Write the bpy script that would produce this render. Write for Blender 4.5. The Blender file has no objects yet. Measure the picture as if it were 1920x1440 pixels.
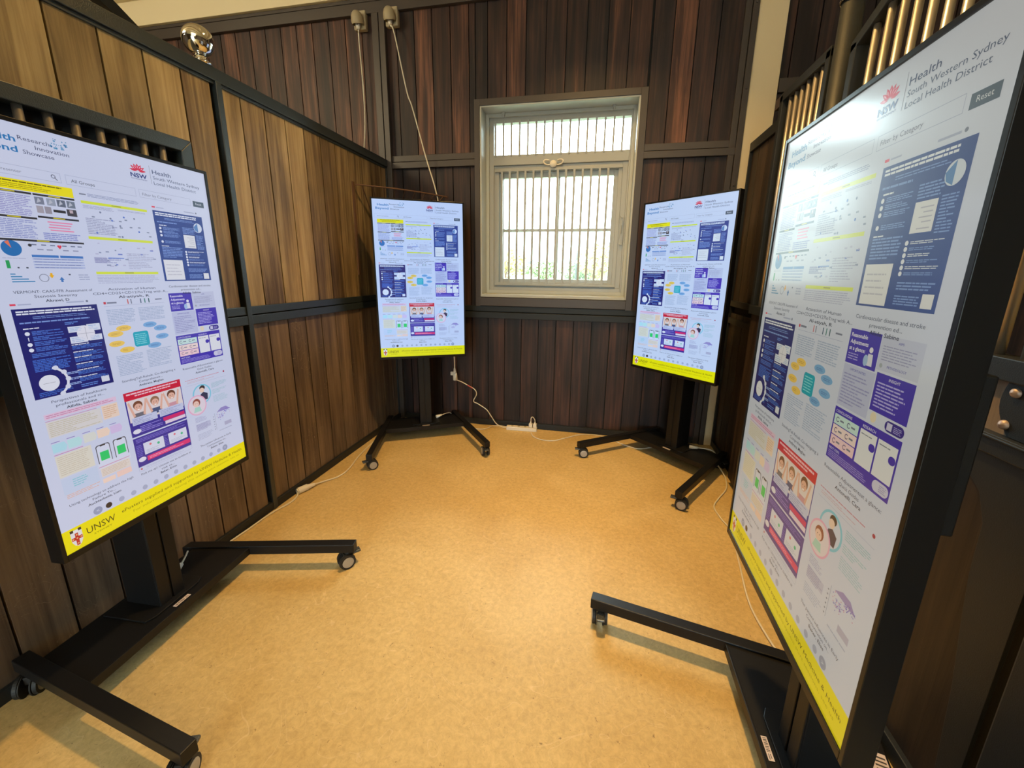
import bpy, math, random
from mathutils import Vector, Matrix
random.seed(7)
sc = bpy.context.scene
col = sc.collection
PI = math.pi

# ------------------------------------------------------------------ camera
F_PX, PITCH, ROLL, CAM_H, CX, CY, PSI = 749.356, 0.2287, 0.0135, 1.4529, 4.37, -34.3, -0.2022
CAM = Vector((1.908, -3.572, CAM_H))
fwd = Vector((0, math.cos(PITCH), -math.sin(PITCH)))
right = Vector((1, 0, 0)); up = right.cross(fwd)
r2 = right*math.cos(ROLL) + up*math.sin(ROLL)
u2 = -right*math.sin(ROLL) + up*math.cos(ROLL)
Rz = Matrix.Rotation(-PSI, 3, 'Z')
fwd, r2, u2 = Rz @ fwd, Rz @ r2, Rz @ u2
cd = bpy.data.cameras.new('camera'); cam = bpy.data.objects.new('camera', cd); col.objects.link(cam)
m = Matrix((r2, u2, -fwd)).transposed().to_4x4(); m.translation = CAM
cam.matrix_world = m
cd.sensor_fit = 'HORIZONTAL'; cd.sensor_width = 36
cd.lens = F_PX/1920*36; cd.shift_x = -CX/1920; cd.shift_y = CY/1920
cd.clip_start = .02; cd.clip_end = 500
sc.camera = cam

# ------------------------------------------------------------------ view, world, lamps
sc.view_settings.view_transform = 'Standard'; sc.view_settings.look = 'None'
sc.view_settings.exposure = 0.0; sc.view_settings.gamma = 1.0
sc.view_settings.use_curve_mapping = False
w = bpy.data.worlds.new('overcast_sky'); sc.world = w; w.use_nodes = True
w.node_tree.nodes['Background'].inputs[0].default_value = (0.74, 0.94, 1.0, 1)
# bright overcast sky, about three times brighter overhead than at the horizon
_n = w.node_tree.nodes; _l = w.node_tree.links
_tc = _n.new('ShaderNodeTexCoord'); _sx = _n.new('ShaderNodeSeparateXYZ'); _l.new(_tc.outputs['Generated'], _sx.inputs[0])
_mr = _n.new('ShaderNodeMapRange'); _mr.inputs['From Min'].default_value = .05; _mr.inputs['From Max'].default_value = .75
_mr.inputs['To Min'].default_value = 5.2; _mr.inputs['To Max'].default_value = 48.0
_l.new(_sx.outputs['Z'], _mr.inputs['Value']); _l.new(_mr.outputs['Result'], _n['Background'].inputs[1])

def area(name, loc, target, size, power, color, size_y=None, portal=False):
    ld = bpy.data.lights.new(name, 'AREA'); ld.energy = power; ld.color = color
    ld.shape = 'RECTANGLE'; ld.size = size; ld.size_y = size_y or size
    o = bpy.data.objects.new(name, ld); col.objects.link(o); o.location = loc
    d = Vector(target) - Vector(loc)
    o.rotation_euler = d.to_track_quat('-Z', 'Y').to_euler()
    if portal: ld.cycles.is_portal = True
    return o
hl = area('hanging_lamp_light', (1.75, -1.53, 4.05), (1.75, -1.53, 0), .16, 86, (1, .60, .20))
hl.data.spread = math.radians(112)
area('soft_fill_light', (1.9, -6.6, 4.4), (1.7, -2.5, .8), 3.0, 75, (1, .78, .46))  # added general fill from behind the camera, not a real fitting
area('soft_fill_light', (-2.8, -3.6, 4.2), (-1.0, -2.2, 2.5), 1.5, 140, (1, .80, .50))  # added fill that brightens the cream purlin and upper left, not a real fitting
area('window_portal', (1.5, .27, 2.02), (1.5, -2, 2.02), 1.22, 1, (1, 1, 1), 1.48, portal=True)

# ------------------------------------------------------------------ helpers
def lin(c):
    c = c/255
    return c/12.92 if c <= .04045 else ((c+.055)/1.055)**2.4
def rgb(r, g, b): return (lin(r), lin(g), lin(b), 1)

def mat(name, color, rough=.5, metal=0.0, spec=.5, coat=0.0, bump=0.0, bscale=200, emit=None, estr=0.0):
    m = bpy.data.materials.new(name); m.use_nodes = True
    nt = m.node_tree; b = nt.nodes['Principled BSDF']
    b.inputs['Base Color'].default_value = color
    b.inputs['Roughness'].default_value = rough; b.inputs['Metallic'].default_value = metal
    b.inputs['Specular IOR Level'].default_value = spec
    b.inputs['Coat Weight'].default_value = coat
    if emit: b.inputs['Emission Color'].default_value = emit; b.inputs['Emission Strength'].default_value = estr
    tc = nt.nodes.new('ShaderNodeTexCoord'); n = nt.nodes.new('ShaderNodeTexNoise')
    n.inputs['Scale'].default_value = bscale; n.inputs['Detail'].default_value = 3
    nt.links.new(tc.outputs['Object'], n.inputs['Vector'])
    if bump:
        bp = nt.nodes.new('ShaderNodeBump'); bp.inputs['Strength'].default_value = bump; bp.inputs['Distance'].default_value = .002
        nt.links.new(n.outputs['Fac'], bp.inputs['Height']); nt.links.new(bp.outputs['Normal'], b.inputs['Normal'])
    # slight procedural wear in roughness
    mr = nt.nodes.new('ShaderNodeMapRange'); mr.inputs['To Min'].default_value = max(rough-.05, 0); mr.inputs['To Max'].default_value = min(rough+.07, 1)
    nt.links.new(n.outputs['Fac'], mr.inputs['Value']); nt.links.new(mr.outputs['Result'], b.inputs['Roughness'])
    return m

def wood(name, ramp, gloss=.45, scratch=0.0, stain=.55):
    m = bpy.data.materials.new(name); m.use_nodes = True
    nt = m.node_tree; N = nt.nodes; L = nt.links; b = N['Principled BSDF']
    at = N.new('ShaderNodeAttribute'); at.attribute_name = 'tone'
    tc = N.new('ShaderNodeTexCoord')
    mul = N.new('ShaderNodeVectorMath'); mul.operation = 'MULTIPLY_ADD'
    L.new(at.outputs['Fac'], mul.inputs[0]); mul.inputs[1].default_value = (37, 53, 91)
    L.new(tc.outputs['Object'], mul.inputs[2])
    # long streaks
    s = N.new('ShaderNodeVectorMath'); s.operation = 'MULTIPLY'; s.inputs[1].default_value = (26, 26, .9)
    L.new(mul.outputs[0], s.inputs[0])
    n1 = N.new('ShaderNodeTexNoise'); n1.inputs['Scale'].default_value = 1.6; n1.inputs['Detail'].default_value = 7; n1.inputs['Roughness'].default_value = .65
    n1.inputs['Distortion'].default_value = .6
    L.new(s.outputs[0], n1.inputs['Vector'])
    # cathedral figure
    s2 = N.new('ShaderNodeVectorMath'); s2.operation = 'MULTIPLY'; s2.inputs[1].default_value = (7, 7, .55)
    L.new(mul.outputs[0], s2.inputs[0])
    n2 = N.new('ShaderNodeTexNoise'); n2.inputs['Scale'].default_value = 1.1; n2.inputs['Detail'].default_value = 2
    L.new(s2.outputs[0], n2.inputs['Vector'])
    mm = N.new('ShaderNodeMath'); mm.operation = 'MULTIPLY'; mm.inputs[1].default_value = 16
    L.new(n2.outputs['Fac'], mm.inputs[0])
    sn = N.new('ShaderNodeMath'); sn.operation = 'SINE'; L.new(mm.outputs[0], sn.inputs[0])
    # blotchy weathering
    n3 = N.new('ShaderNodeTexNoise'); n3.inputs['Scale'].default_value = 3.2; n3.inputs['Detail'].default_value = 4
    s3 = N.new('ShaderNodeVectorMath'); s3.operation = 'MULTIPLY'; s3.inputs[1].default_value = (1.6, 1.6, .5)
    L.new(mul.outputs[0], s3.inputs[0]); L.new(s3.outputs[0], n3.inputs['Vector'])
    a1 = N.new('ShaderNodeMath'); a1.operation = 'MULTIPLY_ADD'; a1.inputs[1].default_value = .11
    L.new(sn.outputs[0], a1.inputs[0])
    a0 = N.new('ShaderNodeMath'); a0.operation = 'MULTIPLY'; a0.inputs[1].default_value = .95; L.new(n1.outputs['Fac'], a0.inputs[0])
    L.new(a0.outputs[0], a1.inputs[2])
    a2 = N.new('ShaderNodeMath'); a2.operation = 'MULTIPLY_ADD'; a2.inputs[1].default_value = .48
    L.new(at.outputs['Fac'], a2.inputs[0])
    a3 = N.new('ShaderNodeMath'); a3.operation = 'SUBTRACT'; a3.inputs[1].default_value = .22; L.new(a1.outputs[0], a3.inputs[0]); L.new(a3.outputs[0], a2.inputs[2])
    cr = N.new('ShaderNodeValToRGB'); e = cr.color_ramp.elements
    e[0].position = .12; e[0].color = ramp[0]; e[1].position = .86; e[1].color = ramp[-1]
    for i, c in enumerate(ramp[1:-1]):
        q = e.new(.12 + .74*(i+1)/(len(ramp)-1)); q.color = c
    L.new(a2.outputs[0], cr.inputs['Fac'])
    mx = N.new('ShaderNodeMix'); mx.data_type = 'RGBA'; mx.blend_type = 'MULTIPLY'
    mx.inputs[0].default_value = stain
    L.new(cr.outputs['Color'], mx.inputs[6])
    cr3 = N.new('ShaderNodeValToRGB'); cr3.color_ramp.elements[0].position = .38; cr3.color_ramp.elements[0].color = (.35, .33, .32, 1)
    cr3.color_ramp.elements[1].position = .62; L.new(n3.outputs['Fac'], cr3.inputs['Fac'])
    L.new(cr3.outputs['Color'], mx.inputs[7])
    out = mx.outputs[2]
    if scratch:   # pale scratches worn into the boards
        wv = N.new('ShaderNodeTexNoise'); wv.inputs['Scale'].default_value = 3.0; wv.inputs['Detail'].default_value = 2; wv.inputs['Distortion'].default_value = 2.5
        s4 = N.new('ShaderNodeVectorMath'); s4.operation = 'MULTIPLY'; s4.inputs[1].default_value = (2.2, 2.2, 1.4)
        L.new(tc.outputs['Object'], s4.inputs[0]); L.new(s4.outputs[0], wv.inputs['Vector'])
        m5 = N.new('ShaderNodeMath'); m5.operation = 'MULTIPLY'; m5.inputs[1].default_value = 46; L.new(wv.outputs['Fac'], m5.inputs[0])
        m6 = N.new('ShaderNodeMath'); m6.operation = 'SINE'; L.new(m5.outputs[0], m6.inputs[0])
        m7 = N.new('ShaderNodeMapRange'); m7.inputs['From Min'].default_value = .985; m7.inputs['From Max'].default_value = 1.0
        L.new(m6.outputs[0], m7.inputs['Value'])
        n9 = N.new('ShaderNodeTexNoise'); n9.inputs['Scale'].default_value = 5; L.new(tc.outputs['Object'], n9.inputs['Vector'])
        m8 = N.new('ShaderNodeMapRange'); m8.inputs['From Min'].default_value = .5; m8.inputs['From Max'].default_value = .65; m8.inputs['To Max'].default_value = scratch
        L.new(n9.outputs['Fac'], m8.inputs['Value'])
        m9 = N.new('ShaderNodeMath'); m9.operation = 'MULTIPLY'; L.new(m7.outputs['Result'], m9.inputs[0]); L.new(m8.outputs['Result'], m9.inputs[1])
        mx2 = N.new('ShaderNodeMix'); mx2.data_type = 'RGBA'; L.new(m9.outputs[0], mx2.inputs[0]); L.new(out, mx2.inputs[6])
        mx2.inputs[7].default_value = (.32, .25, .18, 1); out = mx2.outputs[2]
    L.new(out, b.inputs['Base Color'])
    b.inputs['Roughness'].default_value = gloss; b.inputs['Specular IOR Level'].default_value = .35
    bp = N.new('ShaderNodeBump'); bp.inputs['Strength'].default_value = .25; bp.inputs['Distance'].default_value = .003
    L.new(n1.outputs['Fac'], bp.inputs['Height']); L.new(bp.outputs['Normal'], b.inputs['Normal'])
    return m

M = {}
M['wood_back'] = wood('dark_red_hardwood', [(.012, .009, .010, 1), (.028, .018, .018, 1), (.078, .036, .027, 1), (.24, .105, .062, 1)], .5, .0)
M['wood_left'] = wood('honey_hardwood', [(.072, .044, .026, 1), (.20, .135, .070, 1), (.40, .295, .145, 1), (.54, .425, .23, 1)], .45, .0, .6)
M['wood_low'] = wood('worn_brown_hardwood', [(.055, .040, .034, 1), (.135, .094, .068, 1), (.22, .155, .105, 1), (.32, .23, .15, 1)], .5, .8, .5)
M['wood_right'] = wood('dark_umber_hardwood', [(.016, .011, .009, 1), (.040, .026, .018, 1), (.075, .047, .030, 1), (.15, .095, .06, 1)], .5)
M['wood_inset'] = wood('pale_oak_inset', [(.22, .15, .09, 1), (.42, .30, .19, 1), (.56, .42, .27, 1)], .45)
M['steel'] = mat('dark_powder_coated_steel', (.016, .019, .022, 1), .46, .0, .35, bump=.25, bscale=420)
M['brown_steel'] = mat('brown_painted_steel', (.055, .044, .038, 1), .42, 0, .5, bump=.12, bscale=300)
M['black'] = mat('matt_black_metal', (.007, .007, .008, 1), .42, 0, .32, bump=.08, bscale=600)
M['bezel'] = mat('black_display_casing', (.008, .008, .009, 1), .30, 0, .3)
M['rubber'] = mat('black_rubber', (.015, .015, .015, 1), .6)
M['hub'] = mat('grey_caster_hub', (.42, .40, .37, 1), .35, .3)
M['lever'] = mat('grey_brake_lever', (.12, .13, .14, 1), .25, .6)
M['chrome'] = mat('chrome', (.85, .83, .80, 1), .07, 1)
M['barchrome'] = mat('brushed_steel_bar', (.50, .46, .42, 1), .36, .85)
M['steel_rail'] = mat('hammered_steel_window_tint', (.020, .029, .034, 1), .34, .0, .75, bump=.5, bscale=260)  # bluish sheen of the window put into the steel's base colour
M['rivet'] = mat('dull_copper_rivet', (.50, .38, .32, 1), .5, .6)
M['cream'] = mat('cream_painted_steel', (.82, .72, .48, 1), .45, 0, .4)
M['column'] = mat('cream_painted_column', (.74, .62, .40, 1), .5, 0, .4)
M['winframe'] = mat('weathered_window_paint', (.42, .44, .41, 1), .4, .0, .5)
M['winmetal'] = mat('window_aluminium', (.36, .37, .35, 1), .4, .1)
M['whiteplastic'] = mat('white_plastic', (.75, .71, .62, 1), .4)
M['cord'] = mat('off_white_cable_sheath', (.72, .66, .53, 1), .45)
M['socket'] = mat('aged_cream_plastic', (.42, .35, .22, 1), .45)
M['rust'] = mat('rusty_wire', (.16, .085, .05, 1), .7, .3)
M['sticker'] = mat('pale_paper_label', (.66, .55, .52, 1), .6)
M['ink'] = mat('label_print', (.05, .04, .04, 1), .6)
M['dark'] = mat('dark_backing', (.008, .007, .006, 1), .8)
M['red'] = mat('red_tape', (.45, .06, .05, 1), .5)

class MB:
    """collects simple shapes into one mesh"""
    def __init__(s): s.v = []; s.f = []; s.t = []; s.mi = []
    def add(s, vs, fs, tone=0, mi=0):
        o = len(s.v); s.v += [tuple(v) for v in vs]; s.f += [tuple(i+o for i in f) for f in fs]
        s.t += [tone]*len(fs); s.mi += [mi]*len(fs); return s
    def box(s, a, b, tone=0, mi=0, M4=None, bev=0):
        x0, y0, z0 = [min(p, q) for p, q in zip(a, b)]; x1, y1, z1 = [max(p, q) for p, q in zip(a, b)]
        vs = [Vector(p) for p in ((x0,y0,z0),(x1,y0,z0),(x1,y1,z0),(x0,y1,z0),(x0,y0,z1),(x1,y0,z1),(x1,y1,z1),(x0,y1,z1))]
        if M4: vs = [M4 @ v for v in vs]
        return s.add(vs, [(0,3,2,1),(4,5,6,7),(0,1,5,4),(1,2,6,5),(2,3,7,6),(3,0,4,7)], tone, mi)
    def prism(s, pts, axis, a, b, tone=0, mi=0):
        """polygon pts (2-D) extruded along axis from a to b"""
        def P(p, h):
            return {'x': (h, p[0], p[1]), 'y': (p[0], h, p[1]), 'z': (p[0], p[1], h)}[axis]
        n = len(pts); vs = [P(p, a) for p in pts] + [P(p, b) for p in pts]
        fs = [tuple(range(n-1, -1, -1)), tuple(range(n, 2*n))] + [(i, (i+1) % n, n+(i+1) % n, n+i) for i in range(n)]
        return s.add(vs, fs, tone, mi)
    def cyl(s, p, q, r, n=14, r2=None, tone=0, mi=0):
        p, q = Vector(p), Vector(q); d = (q-p).normalized(); r2 = r if r2 is None else r2
        a = d.orthogonal().normalized(); b = d.cross(a)
        vs = [p + (a*math.cos(2*PI*i/n) + b*math.sin(2*PI*i/n))*r for i in range(n)] + \
             [q + (a*math.cos(2*PI*i/n) + b*math.sin(2*PI*i/n))*r2 for i in range(n)]
        fs = [tuple(range(n-1, -1, -1)), tuple(range(n, 2*n))] + [(i, (i+1) % n, n+(i+1) % n, n+i) for i in range(n)]
        return s.add(vs, fs, tone, mi)
    def lathe(s, prof, n=28, axis=(0, 0, 1), org=(0, 0, 0), mi=0):
        ax = Vector(axis).normalized(); a = ax.orthogonal().normalized(); b = ax.cross(a); org = Vector(org)
        vs = []; fs = []
        for r, h in prof:
            for i in range(n): vs.append(org + ax*h + (a*math.cos(2*PI*i/n) + b*math.sin(2*PI*i/n))*r)
        for k in range(len(prof)-1):
            for i in range(n): fs.append((k*n+i, k*n+(i+1) % n, (k+1)*n+(i+1) % n, (k+1)*n+i))
        return s.add(vs, fs, 0, mi)
    def tube(s, pts, r, n=8, sub=8, mi=0):
        P = [Vector(p) for p in pts]
        if sub > 1:
            Q = []
            for i in range(len(P)-1):
                p0, p1, p2, p3 = P[max(i-1, 0)], P[i], P[i+1], P[min(i+2, len(P)-1)]
                for k in range(sub):
                    t = k/sub
                    Q.append(.5*((2*p1) + (p2-p0)*t + (2*p0-5*p1+4*p2-p3)*t*t + (3*p1-p0-3*p2+p3)*t**3))
            Q.append(P[-1]); P = Q
        vs = []; a = None
        for i, p in enumerate(P):
            d = (P[min(i+1, len(P)-1)] - P[max(i-1, 0)]).normalized()
            a = d.orthogonal().normalized() if a is None else (a - d*a.dot(d)).normalized()
            b = d.cross(a)
            vs += [p + (a*math.cos(2*PI*k/n) + b*math.sin(2*PI*k/n))*r for k in range(n)]
        fs = [(i*n+k, i*n+(k+1) % n, (i+1)*n+(k+1) % n, (i+1)*n+k) for i in range(len(P)-1) for k in range(n)]
        fs += [tuple(range(n-1, -1, -1)), tuple(range((len(P)-1)*n, len(P)*n))]
        return s.add(vs, fs, 0, mi)
    def build(s, name, mats, parent=None, bevel=0, smooth=False, loc=None, rotz=None, seg=2):
        me = bpy.data.meshes.new(name); me.from_pydata(s.v, [], s.f); me.update()
        for mm in (mats if isinstance(mats, (list, tuple)) else [mats]): me.materials.append(mm)
        at = me.attributes.new('tone', 'FLOAT', 'FACE'); at.data.foreach_set('value', s.t)
        me.polygons.foreach_set('material_index', s.mi)
        if smooth:
            me.polygons.foreach_set('use_smooth', [len(p.vertices) <= 4 for p in me.polygons])
        o = bpy.data.objects.new(name, me); col.objects.link(o)
        if parent: o.parent = parent
        if loc is not None: o.location = loc
        if rotz is not None: o.rotation_euler.z = rotz
        if bevel:
            bm = o.modifiers.new('bevel', 'BEVEL'); bm.width = bevel; bm.segments = seg; bm.limit_method = 'ANGLE'
        return o

def tag(o, label=None, cat=None, group=None, kind=None):
    if label: o['label'] = label
    if cat: o['category'] = cat
    if group: o['group'] = group
    if kind: o['kind'] = kind
    return o
def empty(name, loc=(0, 0, 0), rz=0, scale=None):
    o = bpy.data.objects.new(name, None); o.empty_display_size = .1; col.objects.link(o)
    o.location = loc; o.rotation_euler.z = rz
    return o
def children(o): return [c for c in bpy.data.objects if c.parent == o]
def copy_tree(o, parent=None):
    kids = children(o); c = o.copy(); col.objects.link(c); c.parent = parent
    for k in kids: copy_tree(k, c)
    return c
def struct(o, label, cat='wall'): return tag(o, label, cat, kind='structure')

# ================================================================== SETTING
# ---- floor
def floor_mat():
    m = bpy.data.materials.new('tan_sealed_floor'); m.use_nodes = True
    nt = m.node_tree; N = nt.nodes; L = nt.links; b = N['Principled BSDF']
    tc = N.new('ShaderNodeTexCoord')
    def noise(sc_, det, rough=.5, dist=0):
        n = N.new('ShaderNodeTexNoise'); n.inputs['Scale'].default_value = sc_; n.inputs['Detail'].default_value = det
        n.inputs['Roughness'].default_value = rough; n.inputs['Distortion'].default_value = dist
        L.new(tc.outputs['Object'], n.inputs['Vector']); return n
    big = noise(1.3, 5, .6, .4); fine = noise(46, 6, .75, .5); fleck = noise(75, 2, .6, 1.2); scr = noise(2.2, 2, .5, 3)
    cr = N.new('ShaderNodeValToRGB'); e = cr.color_ramp.elements
    e[0].position = .3; e[0].color = (.56, .39, .155, 1); e[1].position = .7; e[1].color = (.70, .53, .26, 1)
    L.new(big.outputs['Fac'], cr.inputs['Fac'])
    cr2 = N.new('ShaderNodeValToRGB'); e = cr2.color_ramp.elements
    e[0].position = .34; e[0].color = (.80, .77, .72, 1); e[1].position = .62; e[1].color = (1.04, 1.03, 1.0, 1)
    L.new(fine.outputs['Fac'], cr2.inputs['Fac'])
    mx = N.new('ShaderNodeMix'); mx.data_type = 'RGBA'; mx.blend_type = 'MULTIPLY'; mx.inputs[0].default_value = 1
    L.new(cr.outputs['Color'], mx.inputs[6]); L.new(cr2.outputs['Color'], mx.inputs[7])
    mr = N.new('ShaderNodeMapRange'); mr.inputs['From Min'].default_value = .68; mr.inputs['From Max'].default_value = .76
    mr.inputs['To Max'].default_value = .6; L.new(fleck.outputs['Fac'], mr.inputs['Value'])
    mx2 = N.new('ShaderNodeMix'); mx2.data_type = 'RGBA'; L.new(mr.outputs['Result'], mx2.inputs[0])
    L.new(mx.outputs[2], mx2.inputs[6]); mx2.inputs[7].default_value = (.09, .045, .02, 1)
    # faint pale scratches
    ma = N.new('ShaderNodeMath'); ma.operation = 'MULTIPLY'; ma.inputs[1].default_value = 40; L.new(scr.outputs['Fac'], ma.inputs[0])
    sn = N.new('ShaderNodeMath'); sn.operation = 'SINE'; L.new(ma.outputs[0], sn.inputs[0])
    m7 = N.new('ShaderNodeMapRange'); m7.inputs['From Min'].default_value = .992; m7.inputs['From Max'].default_value = 1; m7.inputs['To Max'].default_value = .3
    L.new(sn.outputs[0], m7.inputs['Value'])
    mx3 = N.new('ShaderNodeMix'); mx3.data_type = 'RGBA'; L.new(m7.outputs['Result'], mx3.inputs[0])
    L.new(mx2.outputs[2], mx3.inputs[6]); mx3.inputs[7].default_value = (.78, .60, .36, 1)
    L.new(mx3.outputs[2], b.inputs['Base Color'])
    rr = N.new('ShaderNodeMapRange'); rr.inputs['To Min'].default_value = .42; rr.inputs['To Max'].default_value = .68
    L.new(fine.outputs['Fac'], rr.inputs['Value']); L.new(rr.outputs['Result'], b.inputs['Roughness'])
    b.inputs['Specular IOR Level'].default_value = .35
    bp = N.new('ShaderNodeBump'); bp.inputs['Strength'].default_value = .12; bp.inputs['Distance'].default_value = .003
    L.new(fine.outputs['Fac'], bp.inputs['Height']); L.new(bp.outputs['Normal'], b.inputs['Normal'])
    return m
o = MB().box((-5, -12, -.08), (8, .15, 0)).build('floor', floor_mat()); struct(o, 'tan sealed stable floor with scuffs and flecks', 'floor')

# ---- board walls
PW = .157
def boards(mb, axis, a0, a1, z0, z1, face, depth, off=0.0, tones=None, lo=0, hi=1):
    """vertical boards between a0..a1; face = coordinate of the visible face; depth goes behind it"""
    k = math.floor((a0-off)/PW + 1e-6)
    while off + k*PW < a1 - 1e-4:
        p = max(off+k*PW, a0); q = min(off+(k+1)*PW, a1)
        t = tones[k % len(tones)] if tones else random.uniform(lo, hi)
        g = .004
        if q-p > .012:
            A, B = p+g, q-g
            if axis == 'x': mb.box((A, face, z0), (B, face+depth, z1), t)
            else: mb.box((face, A, z0), (face+depth, B, z1), t)
        k += 1
zU0, zU1, zL0, zL1 = 2.44, 3.53, 1.05, 1.15
wb = MB()
boards(wb, 'x', -4.9, -.06, .05, zU1, 0, .02, .138-PW, lo=.42, hi=.85)
boards(wb, 'x', .05, .82, zU0, zU1, 0, .02, .138-PW, tones=[.30, .12, .78, .40, .62, .33])
boards(wb, 'x', .82, 2.19, 2.80, zU1, 0, .02, .138-PW, tones=[.28, .36, .18, .55, .46, .12, .42, .66, .2])
boards(wb, 'x', 2.19, 2.86, zU0, zU1, 0, .02, .138-PW, tones=[.85, .35, .12, .22, .3])
boards(wb, 'x', .05, .84, zL1, 2.34, 0, .02, .138-PW, tones=[.3, .05, .25, .3, .22, .2])
boards(wb, 'x', 2.16, 2.86, zL1, 2.34, 0, .02, .138-PW, tones=[.2, .3, .35, .25])
boards(wb, 'x', .05, 2.86, .05, zL0, 0, .02, .138-PW, tones=[.12, .3, .2, .38, .25, .15, .33])
boards(wb, 'x', 3.08, 7.8, .05, 2.74, 0, .02, 0, lo=.1, hi=.5)
boards(wb, 'x', 3.08, 7.8, 2.82, zU1, 0, .02, 0, lo=.05, hi=.4)
# core behind the boards, with the window opening
wx0, wx1, wz0, wz1 = .862, 2.136, 1.24, 2.787
for a, b_ in (((-5, .021, 0), (wx0, .16, 5.2)), ((wx1, .021, 0), (8, .16, 5.2)), ((wx0, .021, 0), (wx1, .16, wz0)), ((wx0, .021, wz1), (wx1, .16, 5.2))):
    wb.box(a, b_, mi=1)
o = wb.build('wall_back', [M['wood_back'], M['dark']]); struct(o, 'dark reddish-brown vertical board wall around the barred window')

# rails and posts on the back wall (brown painted steel)
tn = [0]
def trim(mb, m_, label, bevel=.003):
    tn[0] += 1
    o = mb.build('trim_%d' % tn[0], m_, bevel=bevel); return struct(o, label, 'trim')
t = MB(); t.box((-4.9, -.035, 3.52), (7.8, 0, 3.63)); t.box((-4.9, -.043, 3.60), (7.8, 0, 3.615))
trim(t, M['brown_steel'], 'brown steel beam along the top of the back wall')
t = MB()
for x0, x1 in ((.05, .815), (2.188, 2.86)):
    t.box((x0, -.022, 2.39), (x1, 0, 2.44)); t.box((x0, -.030, 2.335), (x1, 0, 2.386))
trim(t, M['brown_steel'], 'brown steel double rail beside the window head')
t = MB(); t.box((.05, -.024, 1.105), (2.86, 0, 1.155)); t.box((.05, -.034, 1.045), (2.86, 0, 1.10))
trim(t, M['steel'], 'dark steel double rail below the window')
t = MB(); t.box((-.065, -.035, 0), (-.006, 0, 3.52)); t.box((.006, -.045, 0), (.055, 0, 3.52)); t.box((-.012, -.02, 0), (.012, 0, 3.52))
trim(t, M['brown_steel'], 'brown steel twin post where left partition meets back wall')
t = MB(); t.box((2.845, -.04, 0), (2.885, 0, 3.52)); t.box((2.80, -.028, 0), (2.842, 0, 3.52))
for z in (2.12, 2.77, 3.3): t.cyl((2.865, -.04, z), (2.865, -.047, z), .008, 10)
trim(t, M['brown_steel'], 'brown steel post left of the cream column')
t = MB(); t.box((.05, -.022, 0), (2.86, 0, .055)); t.box((3.08, -.022, 0), (7.8, 0, .055)); t.box((-4.9, -.022, 0), (-.06, 0, .055))
o = t.build('baseboard_back', M['steel'], bevel=.003); struct(o, 'dark steel baseboard along the back wall', 'baseboard')
t = MB(); t.box((2.888, -.03, 0), (3.075, .02, 5.0))
trim(t, M['column'], 'cream painted steel column in the back right corner')
t = MB(); t.box((3.08, -.03, 2.735), (7.8, 0, 2.825))
trim(t, M['brown_steel'], 'brown steel rail on the back wall right of the column')
# eave purlin and roof
t = MB(); t.box((-4.9, -.06, 3.632), (7.9, .02, 3.83)); t.box((-4.9, -.10, 3.83), (7.9, .02, 3.85))
trim(t, M['cream'], 'cream painted eave purlin above the back wall')
rf = MB()
zr = lambda y: 3.90 - .16*y
rf.prism([(.16, zr(.16)), (-12, zr(-12)), (-12, zr(-12)+.1), (.16, zr(.16)+.1)], 'x', -5, 8)
for k in range(12):
    y = -.6 - k*.95
    rf.box((-4.9, y-.03, zr(y)-.10), (7.9, y+.03, zr(y)-.0))
o = rf.build('ceiling', M['cream']); struct(o, 'cream painted pitched barn roof lining with purlins', 'ceiling')
# far sides of the barn (neighbouring stalls)
s = MB(); boards(s, 'y', -12, 0, 0, 5.6, -4.92, .02, 0, lo=.2, hi=.7); s.box((-5.1, -12, 0), (-4.921, .1, 5.9), mi=1)
o = s.build('wall_far_left', [M['wood_low'], M['dark']]); struct(o, 'board wall at the far left side of the barn')
s = MB(); boards(s, 'y', -12, 0, 0, 5.6, 7.9, .02, 0, lo=.2, hi=.7); s.box((7.92, -12, 0), (8.1, .1, 5.9), mi=1)
o = s.build('wall_far_right', [M['wood_low'], M['dark']]); struct(o, 'board wall at the far right side of the barn')
s = MB(); boards(s, 'x', -5, 0.2, 0, 5.6, -12.0, -.02, 0, lo=.3, hi=.8); boards(s, 'x', 3.8, 8, 0, 5.6, -12.0, -.02, 0, lo=.3, hi=.8)
s.box((-5, -12.2, 0), (.2, -12.03, 5.9), mi=1); s.box((3.8, -12.2, 0), (8, -12.03, 5.9), mi=1); s.box((.2, -12.2, 3.4), (3.8, -12.03, 5.9), mi=1)
o = s.build('wall_front', [M['wood_low'], M['dark']]); struct(o, 'board wall behind the viewer with open barn doorway')

t = MB(); t.box((-5, .16, 3.9), (8, 1.7, 3.98)); t.box((-5, 1.64, 3.78), (8, 1.7, 3.9))  # unseen overhang added to keep high sky light off the far floor
trim(t, M['brown_steel'], 'unseen eave outside above the window, added to block high sky light')

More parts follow.
